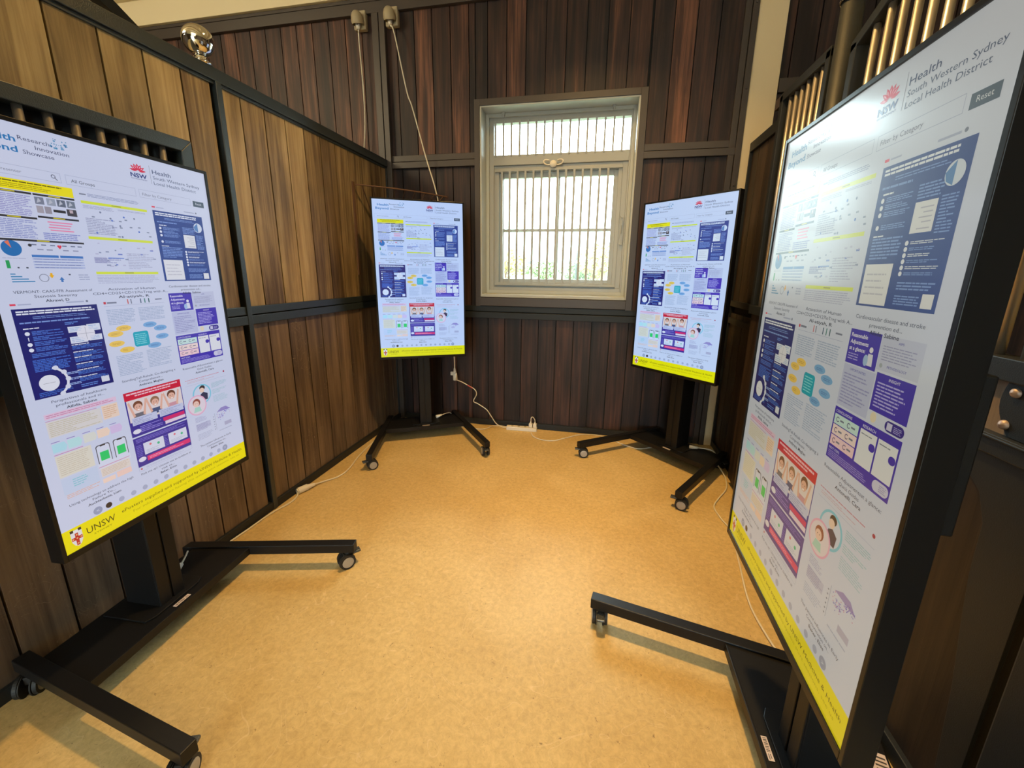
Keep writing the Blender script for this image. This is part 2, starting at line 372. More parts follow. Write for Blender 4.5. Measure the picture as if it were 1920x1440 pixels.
# ---- left partition
wl = MB()
ypost = -1.69
offL = ypost - .02
tU = [.62, .48, .35, .55, .70, .62, .30, .52, .66]
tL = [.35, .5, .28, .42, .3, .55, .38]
boards(wl, 'y', ypost+.02, -.02, 1.24, 2.36, 0, -.02, offL, tones=[.70, .30, .62, .88, .24, .14, .20, .12, .24, .16, .12])
boards(wl, 'y', -4.6, ypost-.032, 1.24, 2.36, 0, -.02, offL, tones=[.62, .40, .62, .50, .60, .52, .66, .62, .30])
wl.box((-.04, -4.6, .03), (-.021, -.02, 2.36), mi=1)
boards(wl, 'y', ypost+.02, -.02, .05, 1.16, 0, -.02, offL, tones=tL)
boards(wl, 'y', -4.6, ypost-.032, .05, 1.16, 0, -.02, offL, tones=[.3, .45, .36, .5, .25, .42, .33, .48])
for f_i in range(len(wl.f)):
    zc = sum(wl.v[i][2] for i in wl.f[f_i])/4
    if wl.mi[f_i] == 0 and max(wl.v[i][2] for i in wl.f[f_i]) < 1.2: wl.mi[f_i] = 2
o = wl.build('wall_left', [M['wood_left'], M['dark'], M['wood_low']]); struct(o, 'left stall partition of brown vertical boards in a steel frame')
t = MB(); t.box((-.05, -4.6, 2.345), (.018, -.01, 2.405)); t.box((-.045, -4.6, 2.33), (.008, -.01, 2.346))
trim(t, M['steel_rail'], 'dark steel top rail of the left partition')
t = MB(); t.box((-.03, -4.6, 1.205), (.014, -.01, 1.25)); t.box((-.03, -4.6, 1.15), (.018, -.01, 1.20))
trim(t, M['steel_rail'], 'dark steel middle rail of the left partition')
t = MB(); t.box((-.03, ypost-.016, 0), (.02, ypost+.016, 2.345))
trim(t, M['steel_rail'], 'dark steel upright in the left partition')
t = MB(); t.box((-.04, -.06, 0), (.012, -.036, 2.34))
trim(t, M['steel'], 'dark steel end upright of the left partition in the corner')
t = MB(); t.box((-.05, -4.6, 0), (.016, -.01, .052))
o = t.build('baseboard_left', M['steel'], bevel=.003); struct(o, 'dark steel baseboard of the left partition', 'baseboard')

# ---- right partition (solid part next to the column)
XR = 2.965
wr = MB()
boards(wr, 'y', -1.25, -.03, 1.24, 2.36, XR, .02, -.02, tones=[.25, .35, .5, .3, .2, .32, .42, .3])
boards(wr, 'y', -1.25, -.03, .05, 1.16, XR, .02, -.02, tones=[.3, .2, .45, .25, .33, .2, .3])
wr.box((XR+.021, -1.25, .03), (XR+.04, -.03, 2.36), mi=1)
o = wr.build('wall_right', [M['wood_right'], M['dark']]); struct(o, 'right stall partition of dark vertical boards beside the column')
t = MB(); t.box((XR-.02, -1.25, 2.345), (XR+.05, -.005, 2.41)); t.box((XR-.02, -.045, 0), (XR+.04, -.005, 2.345))
trim(t, M['steel'], 'dark steel frame of the right partition')
t = MB(); t.box((XR-.016, -1.25, 1.215), (XR+.03, -.02, 1.26)); t.box((XR-.016, -1.25, 1.08), (XR+.03, -.02, 1.125))
trim(t, M['steel'], 'pair of dark steel straps across the right partition')
t = MB(); t.box((XR-.018, -1.25, 0), (XR+.04, -.005, .052))
o = t.build('baseboard_right', M['steel'], bevel=.003); struct(o, 'dark steel baseboard of the right partition', 'baseboard')

# ================================================================== WINDOW
win = empty('window_1', (1.5, 0, 1.2)); struct(win, 'barred white-lit window in the back wall', 'window')
def wp(mb, name, m_, bevel=.002, smooth=False):
    o = mb.build(name, m_, bevel=bevel, smooth=smooth); o.parent = win; o.location = (-1.5, 0, -1.2); return o
t = MB()   # outer architrave
t.box((.813, -.03, 1.15), (.858, .0, 2.834)); t.box((2.138, -.03, 1.15), (2.19, 0, 2.834))
t.box((.858, -.03, 2.785), (2.138, 0, 2.834)); t.box((.858, -.034, 1.158), (2.138, 0, 1.232))
wp(t, 'outer_frame', M['brown_steel'])
t = MB()   # reveal lining and inner lip
t.box((.858, -.022, 1.236), (.872, .155, 2.787)); t.box((2.126, -.022, 1.236), (2.14, .155, 2.787))
t.box((.872, -.022, 2.774), (2.126, .155, 2.788)); t.box((.872, -.03, 1.236), (2.126, .155, 1.262))
t.box((.872, .128, 1.262), (.898, .155, 2.774)); t.box((2.101, .128, 1.262), (2.126, .155, 2.774))
t.box((.898, .128, 2.745), (2.101, .155, 2.774)); t.box((.898, .128, 1.262), (2.101, .155, 1.292))
wp(t, 'reveal_lining', M['winframe'])
t = MB()   # fixed frame with transom
t.box((.898, .15, 1.29), (.936, .21, 2.75)); t.box((2.088, .15, 1.29), (2.101, .21, 2.75))
t.box((.936, .15, 2.705), (2.088, .21, 2.75)); t.box((.936, .15, 1.29), (2.088, .21, 1.325))
t.box((.936, .146, 2.37), (2.088, .21, 2.452)); t.box((2.043, .165, 1.325), (2.088, .21, 2.37)); t.box((.936, .165, 1.325), (.952, .21, 2.37)); t.box((.952, .165, 1.325), (2.043, .21, 1.337)); t.box((.952, .165, 2.343), (2.043, .21, 2.37))
wp(t, 'window_frame', M['winmetal'])
sash = MB()
x0, x1, z0, z1 = .95, 2.045, 1.335, 2.345
for a, b_ in (((x0, .158, z0), (x0+.032, .20, z1)), ((x1-.032, .158, z0), (x1, .20, z1)), ((x0+.032, .158, z1-.032), (x1-.032, .20, z1)), ((x0+.032, .158, z0), (x1-.032, .20, z0+.032))): sash.box(a, b_)
x0, x1, z0, z1 = .978, 2.017, 1.362, 2.318
for a, b_ in (((x0, .19, z0), (1.018, .235, z1)), ((1.977, .19, z0), (x1, .235, z1)), ((1.018, .19, 2.272), (1.977, .235, z1)), ((1.018, .19, z0), (1.977, .235, 1.398))): sash.box(a, b_)
sash.box((1.488, .20, 1.39), (1.522, .235, 2.28)); sash.box((1.018, .205, 1.818), (1.977, .23, 1.842))
wp(sash, 'sash', M['winmetal'])
glass = bpy.data.materials.new('window_glass'); glass.use_nodes = True
nt = glass.node_tree; nt.nodes.remove(nt.nodes['Principled BSDF'])
tr = nt.nodes.new('ShaderNodeBsdfTransparent'); tr.inputs[0].default_value = (.97, .98, .97, 1)
gl = nt.nodes.new('ShaderNodeBsdfGlossy'); gl.inputs['Roughness'].default_value = .02
fr = nt.nodes.new('ShaderNodeFresnel'); fr.inputs[0].default_value = 1.45
mxs = nt.nodes.new('ShaderNodeMixShader')
nt.links.new(fr.outputs[0], mxs.inputs[0]); nt.links.new(tr.outputs[0], mxs.inputs[1]); nt.links.new(gl.outputs[0], mxs.inputs[2])
nt.links.new(mxs.outputs[0], nt.nodes['Material Output'].inputs[0])
for a, b_ in (((1.018, .214, 1.398), (1.488, .217, 1.818)), ((1.522, .214, 1.398), (1.977, .217, 1.818)), ((1.018, .214, 1.842), (1.488, .217, 2.272)), ((1.522, .214, 1.842), (1.977, .217, 2.272)), ((.936, .19, 2.452), (2.088, .193, 2.705))):
    wp(MB().box(a, b_), 'pane', glass, bevel=0)
for k in range(14):
    x = 1.012 + .0705*k
    wp(MB().box((x-.009, .138, 1.345), (x+.009, .148, 2.325)), 'window_bar', M['winmetal'], bevel=0)
for k in range(16):
    x = .952 + .0715*k
    wp(MB().box((x-.0075, .138, 2.44), (x+.0075, .147, 2.72)), 'window_bar', M['winmetal'], bevel=0)
wp(MB().box((.95, .137, 1.338), (2.045, .149, 1.356)).box((.95, .137, 2.316), (2.045, .149, 2.334)), 'bar_rail', M['winmetal'])
kb = MB(); kb.lathe([(0, 0), (.028, 0), (.030, .012), (.024, .022), (0, .024)], 20, (0, -1, 0), (1.465, .137, 2.362))
kb.tube([(1.465, .128, 2.362), (1.51, .125, 2.355), (1.54, .125, 2.366), (1.548, .125, 2.385), (1.53, .125, 2.395), (1.50, .13, 2.392)], .006)
kb.tube([(1.465, .128, 2.362), (1.42, .125, 2.355), (1.39, .125, 2.366), (1.382, .125, 2.385), (1.40, .125, 2.395), (1.43, .13, 2.392)], .006)
wp(kb, 'window_catch', M['whiteplastic'], bevel=0, smooth=True)
lt = MB(); lt.box((2.055, .135, 1.70), (2.078, .152, 1.79)); lt.box((2.058, .12, 1.86), (2.07, .135, 1.94)); lt.cyl((2.066, .13, 1.93), (2.066, .105, 1.93), .014, 12); lt.cyl((2.064, .122, 1.79), (2.064, .122, 1.86), .005, 8)
wp(lt, 'window_latch', M['winmetal'], bevel=0)
for x in (1.03, 1.945):
    wp(MB().box((x-.012, .10, 2.752), (x+.012, .14, 2.774)).cyl((x, .11, 2.752), (x, .11, 2.735), .010, 10), 'bar_bracket', M['winmetal'], bevel=0)

# ---- outside
def leafmat(name, c1, c2):
    m = bpy.data.materials.new(name); m.use_nodes = True; nt = m.node_tree; b = nt.nodes['Principled BSDF']
    tc = nt.nodes.new('ShaderNodeTexCoord'); n = nt.nodes.new('ShaderNodeTexNoise'); n.inputs['Scale'].default_value = 2.5; n.inputs['Detail'].default_value = 6
    cr = nt.nodes.new('ShaderNodeValToRGB'); cr.color_ramp.elements[0].position = .4; cr.color_ramp.elements[0].color = c1; cr.color_ramp.elements[1].position = .6; cr.color_ramp.elements[1].color = c2
    nt.links.new(tc.outputs['Object'], n.inputs['Vector']); nt.links.new(n.outputs['Fac'], cr.inputs['Fac']); nt.links.new(cr.outputs['Color'], b.inputs['Base Color'])
    b.inputs['Roughness'].default_value = .9
    return m
M['leafg'] = leafmat('green_foliage', (.10, .15, .06, 1), (.22, .27, .13, 1))
M['leafy'] = leafmat('yellow_foliage', (.20, .19, .06, 1), (.34, .28, .11, 1))
M['grass'] = leafmat('dry_grass', (.08, .09, .04, 1), (.11, .11, .06, 1))
o = MB().box((-80, .2, -.5), (80, 160, -.4)).build('ground', M['grass']); struct(o, 'pale sunlit grass outside the window', 'ground')
def tree(x, y, h, r, m_, label):
    root = empty('tree', (x, y, -.4)); tag(root, label, 'tree', 'trees beyond the window')
    MB().cyl((0, 0, 0), (0, 0, h*.6), .16, 8, .09).build('trunk', M['rust'], root)
    f = MB(); rnd = random.Random(int(x*31+y))
    for _ in range(900):
        a = rnd.uniform(0, 2*PI); u = rnd.uniform(-1, 1); q = r*(rnd.random()**.45)
        cx = q*math.sqrt(1-u*u)*math.cos(a); cy = q*math.sqrt(1-u*u)*math.sin(a); cz = h*.62 + u*q*h*.38/r
        s_ = rnd.uniform(.12, .3); n = Vector((rnd.gauss(0, 1), rnd.gauss(0, 1), rnd.gauss(0, 1))).normalized(); t1 = n.orthogonal().normalized()*s_; t2 = n.cross(t1)
        c = Vector((cx, cy, cz)); f.add([c-t1, c-t2*.6, c+t1, c+t2*.6], [(0, 1, 2, 3)])
    f.build('foliage', m_, root)
tree(-9.5, 46, 4.6, 2.8, M['leafy'], 'yellow-leaved tree seen low in the left window panes')
tree(-5.6, 52, 3.6, 2.6, M['leafg'], 'green bush left of the window mullion')
tree(2.0, 40, 5.0, 2.6, M['leafy'], 'tall yellow-green tree in the right window panes')
tree(-.3, 44, 3.4, 2.1, M['leafg'], 'low green tree near the street lamp outside')
h = empty('house', (-8.6, 62, -.4)); tag(h, 'pale distant house with grey roof seen through the window', 'house')
MB().box((-3.5, 0, 0), (3.5, 5, 2.4)).build('wall', M['winframe'], h)
MB().prism([(-4, 2.4), (4, 2.4), (0, 3.9)], 'y', -.3, 5.3).build('roof', M['lever'], h)
sl = empty('street_lamp', (-.6, 41, -.4)); tag(sl, 'thin street lamp standing outside the right window pane', 'street lamp')
MB().cyl((0, 0, 0), (0, 0, 8.0), .16, 12, .10).build('pole', M['lever'], sl, smooth=True)
MB().tube([(0, 0, 7.8), (-.3, 0, 8.0), (-.7, 0, 8.02)], .05).box((-1.15, -.12, 7.95), (-.65, .12, 8.06)).build('lamp_arm', M['lever'], sl)

# ================================================================== GRILLES, POSTS
def grille_bars(parent, xs, z0f, z1f, x, r=.011, m_=None):
    for y in xs:
        MB().cyl((x, y, z0f(y)), (x, y, z1f(y)), r, 12).build('bar', m_ or M['barchrome'], parent, smooth=True)
# left: stall gate folded flat against the partition, behind the near left display
g = empty('stall_gate', (.06, -2.4, 1.1)); tag(g, 'black framed barred gate leaf folded back against the left partition', 'gate')
def gp(mb, name, m_, bevel=.003):
    o = mb.build(name, m_, g, bevel=bevel); o.location = (-.06, 2.4, -1.1); return o
f = MB(); X0, X1 = .032, .088
ya, yb_, za, zb = -3.25, -1.945, 1.05, 2.004; wf = .052
f.prism([(ya, zb), (yb_, zb), (yb_-wf, zb-wf), (ya, zb-wf)], 'x', X0, X1)
f.prism([(yb_, zb), (yb_, za), (yb_-wf, za+wf), (yb_-wf, zb-wf)], 'x', X0, X1)
f.prism([(ya, za), (yb_, za), (yb_-wf, za+wf), (ya, za+wf)], 'x', X0, X1)
f.box((X0, ya, za), (X1, ya+wf, zb))
gp(f, 'gate_frame', M['steel_rail'])
gp(MB().box((.032, ya+wf, za+wf), (.036, yb_-wf, zb-wf)), 'back_plate', M['black'], 0)
for k in range(17):
    y = -2.062 - .0735*k
    if y > ya+.08:
        o = MB().cyl((.064, y, za+wf-.01), (.064, y, zb-wf+.01), .0125, 14).build('bar', M['barchrome'], g, smooth=True); o.location = (-.06, 2.4, -1.1)
# neighbouring stall's sloping grille head seen over the left partition
g2 = empty('grille_head', (-.3, -1.9, 2.4)); tag(g2, 'dark sloping steel grille head rising behind the left partition top', 'grille')
MB().prism([(-1.7, 2.50), (-1.78, 2.50), (-1.98, 2.60), (-2.4, 2.72), (-2.4, 2.80), (-1.96, 2.655)], 'x', -.33, -.28).build('head_rail', M['steel'], g2).location = (.3, 1.9, -2.4)
MB().box((-.33, -1.76, 0), (-.28, -1.70, 2.53)).build('upright', M['steel'], g2).location = (.3, 1.9, -2.4)

# chrome ball finial on the left partition
def ball(name, loc, r, m_, label):
    o = empty(name, loc); tag(o, label, 'finial')
    MB().lathe([(0, 0), (.044, 0), (.044, .006), (.034, .012), (.026, .02), (.030, .026), (.022, .032)], 28).build('collar', m_, o, smooth=True)
    prof = [(max(r*math.sin(PI*k/20), 1e-4), .03 + r - r*math.cos(PI*k/20)) for k in range(21)]
    MB().lathe(prof, 36).build('ball', m_, o, smooth=True)
    return o
ball('ball_finial', (-.016, -1.735, 2.405), .066, M['chrome'], 'chrome ball finial on top rail of the left partition')

# right: grille stall front with round post
XG = 2.90
def right_grille(name, label, ys, top, bars, ztop, zmid=1.27):
    root = empty(name, (XG, ys[0], 0)); tag(root, label, 'grille')
    L_ = (-XG, -ys[0], 0)
    y0, y1 = ys
    fr = MB(); th = .045
    fr.prism([(y0, top(y0)), (y1, top(y1)), (y1, top(y1)-th), (y0, top(y0)-th)], 'x', XG-.025, XG+.025)
    fr.box((XG-.025, y0, zmid), (XG+.025, y0-.04, top(y0)-.01)); fr.box((XG-.025, y1, zmid), (XG+.025, y1+.04, top(y1)-.01))
    fr.box((XG-.03, y0, zmid-.055), (XG+.03, y1, zmid)); 
    o = fr.build('grille_frame', M['steel'], root, bevel=.003); o.location = L_
    for y in bars:
        o = MB().cyl((XG, y, zmid-.01), (XG, y, top(y)-th+.01), .0125, 14).build('bar', M['barchrome'], root, smooth=True); o.location = L_
    return root, L_
tp1 = lambda y: 2.475
r1, L1 = right_grille('stall_grille', 'barred steel grille between the column and the round post', (-.70, -1.235), tp1, [-.80-.068*k for k in range(7)], 0)
o = MB().box((XG-.012, -.71, .05), (XG+.012, -1.235, 1.215)).build('kick_board', M['wood_right'], r1); o.location = L1
o = MB().box((XG-.02, -.70, 2.42), (XG+.02, -.62, 2.475)).build('end_block', M['brown_steel'], r1); o.location = L1
post = empty('stall_post', (XG, -1.312, 0)); tag(post, 'round dark steel post between the two right grilles', 'post')
MB().cyl((0, 0, 0), (0, 0, 2.60), .042, 32).build('shaft', M['steel'], post, smooth=True)
MB().lathe([(0, 0), (.070, 0), (.070, .012), (0, .012)], 28, org=(0, 0, 0)).build('foot_flange', M['steel'], post)
pb = MB().lathe([(.05, 2.60), (.05, 2.606), (.03, 2.615)] + [(max(.068*math.sin(PI*k/20), 1e-4), 2.61 + .068 - .068*math.cos(PI*k/20)) for k in range(2, 21)], 32).build('ball_cap', M['chrome'], post, smooth=True)
def tp2(y):
    d = -1.41 - y
    return 2.40 + .30*d + .10*min(max(d-.1, 0), 1.0)
r2_, L2 = right_grille('stall_grille', 'tall barred steel grille with rising head behind the near right display', (-1.41, -2.60), tp2, [-1.531-.0752*k for k in range(14)], 0)
# below the near grille: steel framed, riveted, wood-inset panel
pn = empty('stall_front_panel', (XG, -2.0, 0)); tag(pn, 'dark steel framed panel with riveted plate and wood inset under near grille', 'panel')
def pp(mb, name, m_, bevel=0, smooth=False):
    o = mb.build(name, m_, pn, bevel=bevel, smooth=smooth); o.location = (-XG, 2.0, 0); return o
pp(MB().box((XG-.010, -1.42, 1.08), (XG+.012, -2.60, 1.214)), 'wood_inset', M['wood_inset'])
pp(MB().box((XG-.034, -1.41, 1.035), (XG+.03, -2.61, 1.085)).box((XG-.042, -1.41, 1.076), (XG+.03, -2.61, 1.083)), 'lock_rail', M['steel'], .003)
pp(MB().box((XG-.012, -1.41, .05), (XG+.012, -2.60, 1.035)), 'lower_board', M['wood_right'])
pp(MB().box((XG-.03, -1.41, 0), (XG+.03, -2.61, .06)), 'bottom_rail', M['steel'], .003)
pl = [(-2.60, 1.214)]
for k in range(9):
    a = k/8; pl.append((-2.432 - .030*(a-.15) + .022*math.sin(PI*a), 1.214 - .128*a))
pl.append((-2.60, 1.086))
pp(MB().prism(pl, 'x', XG-.018, XG-.010), 'rivet_plate', M['steel'], .001)
br = [(-2.36, 1.035), (-2.39, .97), (-2.44, .93), (-2.47, .86), (-2.475, .72), (-2.49, .60), (-2.52, .40), (-2.55, .06), (-2.60, .06), (-2.60, 1.035)]
pp(MB().prism(br, 'x', XG-.022, XG-.012), 'scalloped_bracket', M['steel'], .001)
for y, z in ((-2.452, 1.205-.012), (-2.446, 1.112), (-2.56, 1.19), (-2.56, 1.11)):
    pp(MB().lathe([(.012, 0), (.011, .005), (.007, .009), (.0005, .011)], 16, (-1, 0, 0), (XG-.018, y, z)), 'rivet', M['rivet'], smooth=True)
# near gate post and leaf at the right edge of the view
gp_ = empty('gate_post', (XG, -2.69, 0)); tag(gp_, 'square dark steel gate post at the right edge', 'post')
MB().box((-.04, -.05, 0), (.04, .05, 3.0)).build('shaft', M['steel'], gp_, bevel=.006)
MB().box((-.055, -.055, 0), (.055, .055, .012)).build('foot_flange', M['steel'], gp_)
gd = empty('stable_door', (2.93, -3.4, 0)); tag(gd, 'dark stable door leaf beyond the gate post at far right', 'stable door')
b2 = MB(); boards(b2, 'y', -3.95, -2.79, .08, 1.22, 2.93, .03, 0, lo=.2, hi=.5)
o = b2.build('door_board', M['wood_right'], gd); o.location = (-2.93, 3.4, 0)
o = MB().box((2.91, -4.0, .03), (2.97, -2.745, .08)).box((2.91, -4.0, 1.22), (2.97, -2.745, 1.29)).box((2.91, -4.0, .03), (2.97, -3.95, 1.29)).box((2.91, -2.79, .03), (2.97, -2.745, 1.29)).build('door_frame', M['steel'], gd, bevel=.003); o.location = (-2.93, 3.4, 0)

# ---- corner hay rack
hr = empty('hay_rack', (.02, -.02, 1.6)); tag(hr, 'rusty wire corner hay rack behind the back left display', 'hay rack')
A = Vector((.02, -.575, 2.10)); B = Vector((.56, -.03, 2.09)); C0 = Vector((.03, -.03, 1.45))
MB().tube([A, A.lerp(B, .33)+Vector((.03, -.03, 0)), A.lerp(B, .66)+Vector((.03, -.03, 0)), B], .006).build('top_rail', M['rust'], hr).location = (-.02, .02, -1.6)
for k in range(9):
    p = A.lerp(B, (k+.5)/9) + Vector((.02, -.02, 0)) ; q = C0 + Vector((.02+.10*k/9, -.12+.10*k/9, 0))
    MB().tube([p, p.lerp(q, .5)+Vector((-.05, .05, .08)), q], .0045, sub=5).build('wire', M['rust'], hr).location = (-.02, .02, -1.6)
MB().box((0.0, -.59, 1.42), (.010, -.565, 2.12)).build('wall_bracket', M['rust'], hr).location = (-.02, .02, -1.6)

# ================================================================== SCREEN PICTURE
SW, SH = .680, 1.209
WHITE = (205, 212, 236)
class Pic:
    def __init__(s): s.v = []; s.f = []; s.c = []; s.lay = 0
    def P(s, u, v, k): return ((u-.5)*SW, -.00012*k, (.5-v)*SH)
    def poly(s, pts, c, k=1):
        o = len(s.v); s.v += [s.P(u, v, k) for u, v in pts]; s.f.append(tuple(range(o, o+len(pts)))); s.c.append(c)
    def rect(s, u0, v0, u1, v1, c, k=1): s.poly([(u0, v1), (u1, v1), (u1, v0), (u0, v0)], c, k)
    def rrect(s, u0, v0, u1, v1, c, k=1, r=.3):
        h = abs(v1-v0)*SH*r; ru = h/SW; rv = h/SH; pts = []
        for cx, cy, a0 in ((u1-ru, v0+rv, 0), (u0+ru, v0+rv, 1), (u0+ru, v1-rv, 2), (u1-ru, v1-rv, 3)):
            for i in range(5):
                a = (a0+i/4)*PI/2; pts.append((cx+ru*math.cos(a), cy-rv*math.sin(a)))
        s.poly(pts, c, k)
    def ell(s, u, v, ru, c, k=1, asp=1.0, n=20, a0=0):
        rv = ru*SW/SH*asp
        s.poly([(u+ru*math.cos(2*PI*i/n+a0), v-rv*math.sin(2*PI*i/n+a0)) for i in range(n)], c, k)
    def ring(s, u, v, ru, wd, c, k=1, a0=0, a1=2*PI, n=24):
        q = SW/SH
        for i in range(n):
            p, r = a0+(a1-a0)*i/n, a0+(a1-a0)*(i+1)/n
            s.poly([(u+ru*math.cos(p), v-ru*q*math.sin(p)), (u+(ru-wd)*math.cos(p), v-(ru-wd)*q*math.sin(p)),
                    (u+(ru-wd)*math.cos(r), v-(ru-wd)*q*math.sin(r)), (u+ru*math.cos(r), v-ru*q*math.sin(r))], c, k)
    def frame(s, u0, v0, u1, v1, c, k=1, wd=.0015):
        q = SW/SH*wd
        s.rect(u0, v0, u1, v0+q, c, k); s.rect(u0, v1-q, u1, v1, c, k); s.rect(u0, v0+q, u0+wd, v1-q, c, k); s.rect(u1-wd, v0+q, u1, v1-q, c, k)
    def lines(s, u0, v0, u1, v1, n, c, k=2, fill=.5, rag=.2, seed=1):
        """tiny illegible lines of print"""
        rnd = random.Random(seed*97+int(u0*1000)+int(v0*1000)); dv = (v1-v0)/n
        for i in range(n):
            e = u1 - (u1-u0)*(rnd.random()*rag if rnd.random() < .8 else rnd.random()*.6)
            u = u0
            while u < e-.002:
                q = min(u + rnd.uniform(.008, .030), e)
                s.rect(u, v0+dv*i+dv*(1-fill)/2, q, v0+dv*(i+1)-dv*(1-fill)/2, c, k); u = q+.0022
    def text(s, body, u, v, h, c, k=3, align='LEFT', bold=0.0, width=None, shear=0.0):
        """lettering: h = cap height as a fraction of the screen's height, v = baseline"""
        cu = bpy.data.curves.new('t', 'FONT'); cu.body = body; cu.resolution_u = 2; cu.align_x = 'LEFT'
        cu.size = 1.0; cu.offset = bold; cu.shear = shear; cu.fill_mode = 'FRONT'
        ob = bpy.data.objects.new('t', cu); col.objects.link(ob)
        me = bpy.data.meshes.new_from_object(ob.evaluated_get(bpy.context.evaluated_depsgraph_get()))
        xs = [p.co.x for p in me.vertices]
        if xs:
            sc_ = h*SH/.70; sx = sc_
            x0, x1 = min(xs), max(xs)
            if width: sx = width*SW/(x1-x0)
            W_ = (x1-x0)*sx/SW
            off = {'LEFT': 0, 'CENTER': -W_/2, 'RIGHT': -W_}[align]
            o = len(s.v)
            for p in me.vertices: s.v.append(s.P(u + off + (p.co.x-x0)*sx/SW, v - p.co.y*sc_/SH, k))
            for f in me.polygons: s.f.append(tuple(i+o for i in f.vertices)); s.c.append(c)
        bpy.data.objects.remove(ob); bpy.data.meshes.remove(me); bpy.data.curves.remove(cu)

def draw_screen():
    p = Pic(); T = p.text; R = p.rect; Ln = p.lines
    ink = (70, 78, 95); grey = (120, 126, 148); pale = (168, 176, 206)
    R(0, 0, 1, 1, WHITE, 0)
    # header
    T('Health', .175, .038, .0125, (20, 120, 185), align='RIGHT', bold=.02, width=.120)
    T('Beyond', .175, .059, .0125, (20, 120, 185), align='RIGHT', bold=.02, width=.140)
    nav = (58, 66, 105)
    T('Research', .183, .0315, .0085, nav, width=.098)
    T('Innovation', .231, .0455, .0085, nav, width=.112)
    T('Showcase', .190, .0590, .0085, nav, width=.098)
    rnd = random.Random(3)
    for _ in range(26):
        p.ell(.283+.066*rnd.random(), .0115+.021*rnd.random(), rnd.choice([.0016, .0022, .003, .0042]), rnd.choice([(40, 110, 160), (60, 140, 185), (110, 160, 200)]), 2, n=8)
    # waratah emblem: a fan of petals over letters
    red = (214, 30, 75)
    cu, cv = .624, .0405
    for a, l, wd in ((0, .036, .014), (28, .037, .012), (-28, .037, .012), (54, .040, .011), (-54, .040, .011), (80, .040, .009), (-80, .040, .009)):
        a = math.radians(a); q = SW/SH
        dx, dy = math.sin(a), math.cos(a)
        pts = []
        for t_, w_ in ((0.12, 0), (.45, 1), (.75, .75), (1, 0), (.75, -.75), (.45, -1)):
            pts.append((cu + dx*l*t_ + dy*wd*w_*.55, cv - (dy*l*t_ - dx*wd*w_*.55)*q))
        p.poly(pts[::-1], red, 2)
        if abs(a) < 1.1:
            pts = [(cu + dx*l*t_ + dy*wd*w_*.20, cv - (dy*l*t_ - dx*wd*w_*.20)*q) for t_, w_ in ((.35, 0), (.6, 1), (.8, 0), (.6, -1))]
            p.poly(pts[::-1], (235, 170, 195), 3)
    T('NSW', .624, .0565, .0105, (25, 50, 125), align='CENTER', bold=.03, width=.078)
    T('GOVERNMENT', .624, .0620, .0030, (25, 50, 125), align='CENTER', width=.076)
    R(.682, .0175, .6835, .066, grey, 2)
    T('Health', .694, .0375, .0110, (45, 65, 110), width=.098, bold=.004)
    T('South Western Sydney', .694, .0520, .0088, (75, 90, 125), width=.262)
    T('Local Health District', .694, .0665, .0088, (75, 90, 125), width=.236)
    # filters
    for u0, u1 in ((.018, .295), (.312, .594), (.610, .886)): p.frame(u0, .087, u1, .1085, pale, 1)
    T('Search presenter', .05, .1015, .0060, grey, width=.12)
    T('All Groups', .330, .1025, .0075, ink, width=.088)
    T('Filter by Category', .625, .1025, .0075, grey, width=.150)
    p.ring(.270, .0965, .0075, .0022, (50, 60, 90), 2, n=14)
    p.poly([(.2735, .0995), (.2755, .0985), (.283, .1035), (.281, .1045)][::-1], (50, 60, 90), 2)
    R(.900, .0915, .968, .1085, (70, 88, 108), 2); T('Reset', .934, .1025, .0068, (215, 220, 235), align='CENTER')

    # ---- poster 1 (yellow header)
    u0, u1 = .045, .327
    R(u0, .1165, u1, .1385, (240, 226, 0), 1); Ln(u0+.03, .1195, u1-.03, .1225, 1, (90, 80, 0), 2, .8, .05); Ln(u0+.05, .1245, u1-.05, .1355, 3, (165, 150, 0), 2, .4, .3)
    for a, b, v in ((u0, .184, .1405), (.188, u1, .1405), (u0, .184, .1935), (.188, u1, .1885), (u0, u1, .2425)):
        R(a, v, b, v+.0042, (38, 40, 48), 2); R((a+b)/2-.02, v+.001, (a+b)/2+.02, v+.003, (215, 200, 40), 3)
    Ln(u0+.004, .1475, .180, .1915, 12, (150, 150, 205), 2, .5, .15); Ln(u0+.004, .200, .180, .2405, 11, (140, 150, 205), 2, .5, .15)
    for i, (a, c) in enumerate(((.190, (120, 128, 150)), (.228, (150, 160, 180)), (.262, (95, 105, 125)), (.296, (110, 122, 140)))): R(a, .1475, a+.029, .163, c, 2); p.poly([(a+.004, .161), (a+.02, .156), (a+.012, .149)], (185, 190, 205), 3)
    R(.190, .1665, .212, .182, (165, 160, 172), 2); R(.216, .1665, .238, .182, (150, 146, 160), 2); R(.244, .171, .286, .177, (35, 35, 42), 2); R(.290, .1665, .325, .182, (60, 58, 68), 2); R(.30, .168, .312, .175, (190, 170, 180), 3)
    for i in range(4): R(.215+.004*(i % 2), .199+.006*i, .300-.006*(i % 3), .2015+.006*i, (232, 130, 170), 2)
    Ln(.192, .224, .322, .2405, 4, (130, 140, 205), 2, .5, .15)
    p.ell(.083, .263, .030, (20, 110, 180), 2, n=28); p.poly([(.083, .263), (.079, .2465), (.066, .2505)], (230, 120, 90), 3)
    Ln(.050, .283, .12, .2855, 1, pale, 2)
    R(.056, .289, .067, .306, (30, 160, 90), 2); R(.086, .303, .092, .306, ink, 2); R(.112, .303, .119, .306, ink, 2)
    for i in range(4): R(.06, .317+.0055*i, .075+.018*i, .3195+.0055*i, (70, 140, 190), 2)
    for a in (.145, .176, .205, .245, .275, .30): R(a, .252, a+.016, .2545, (110, 120, 150), 2)
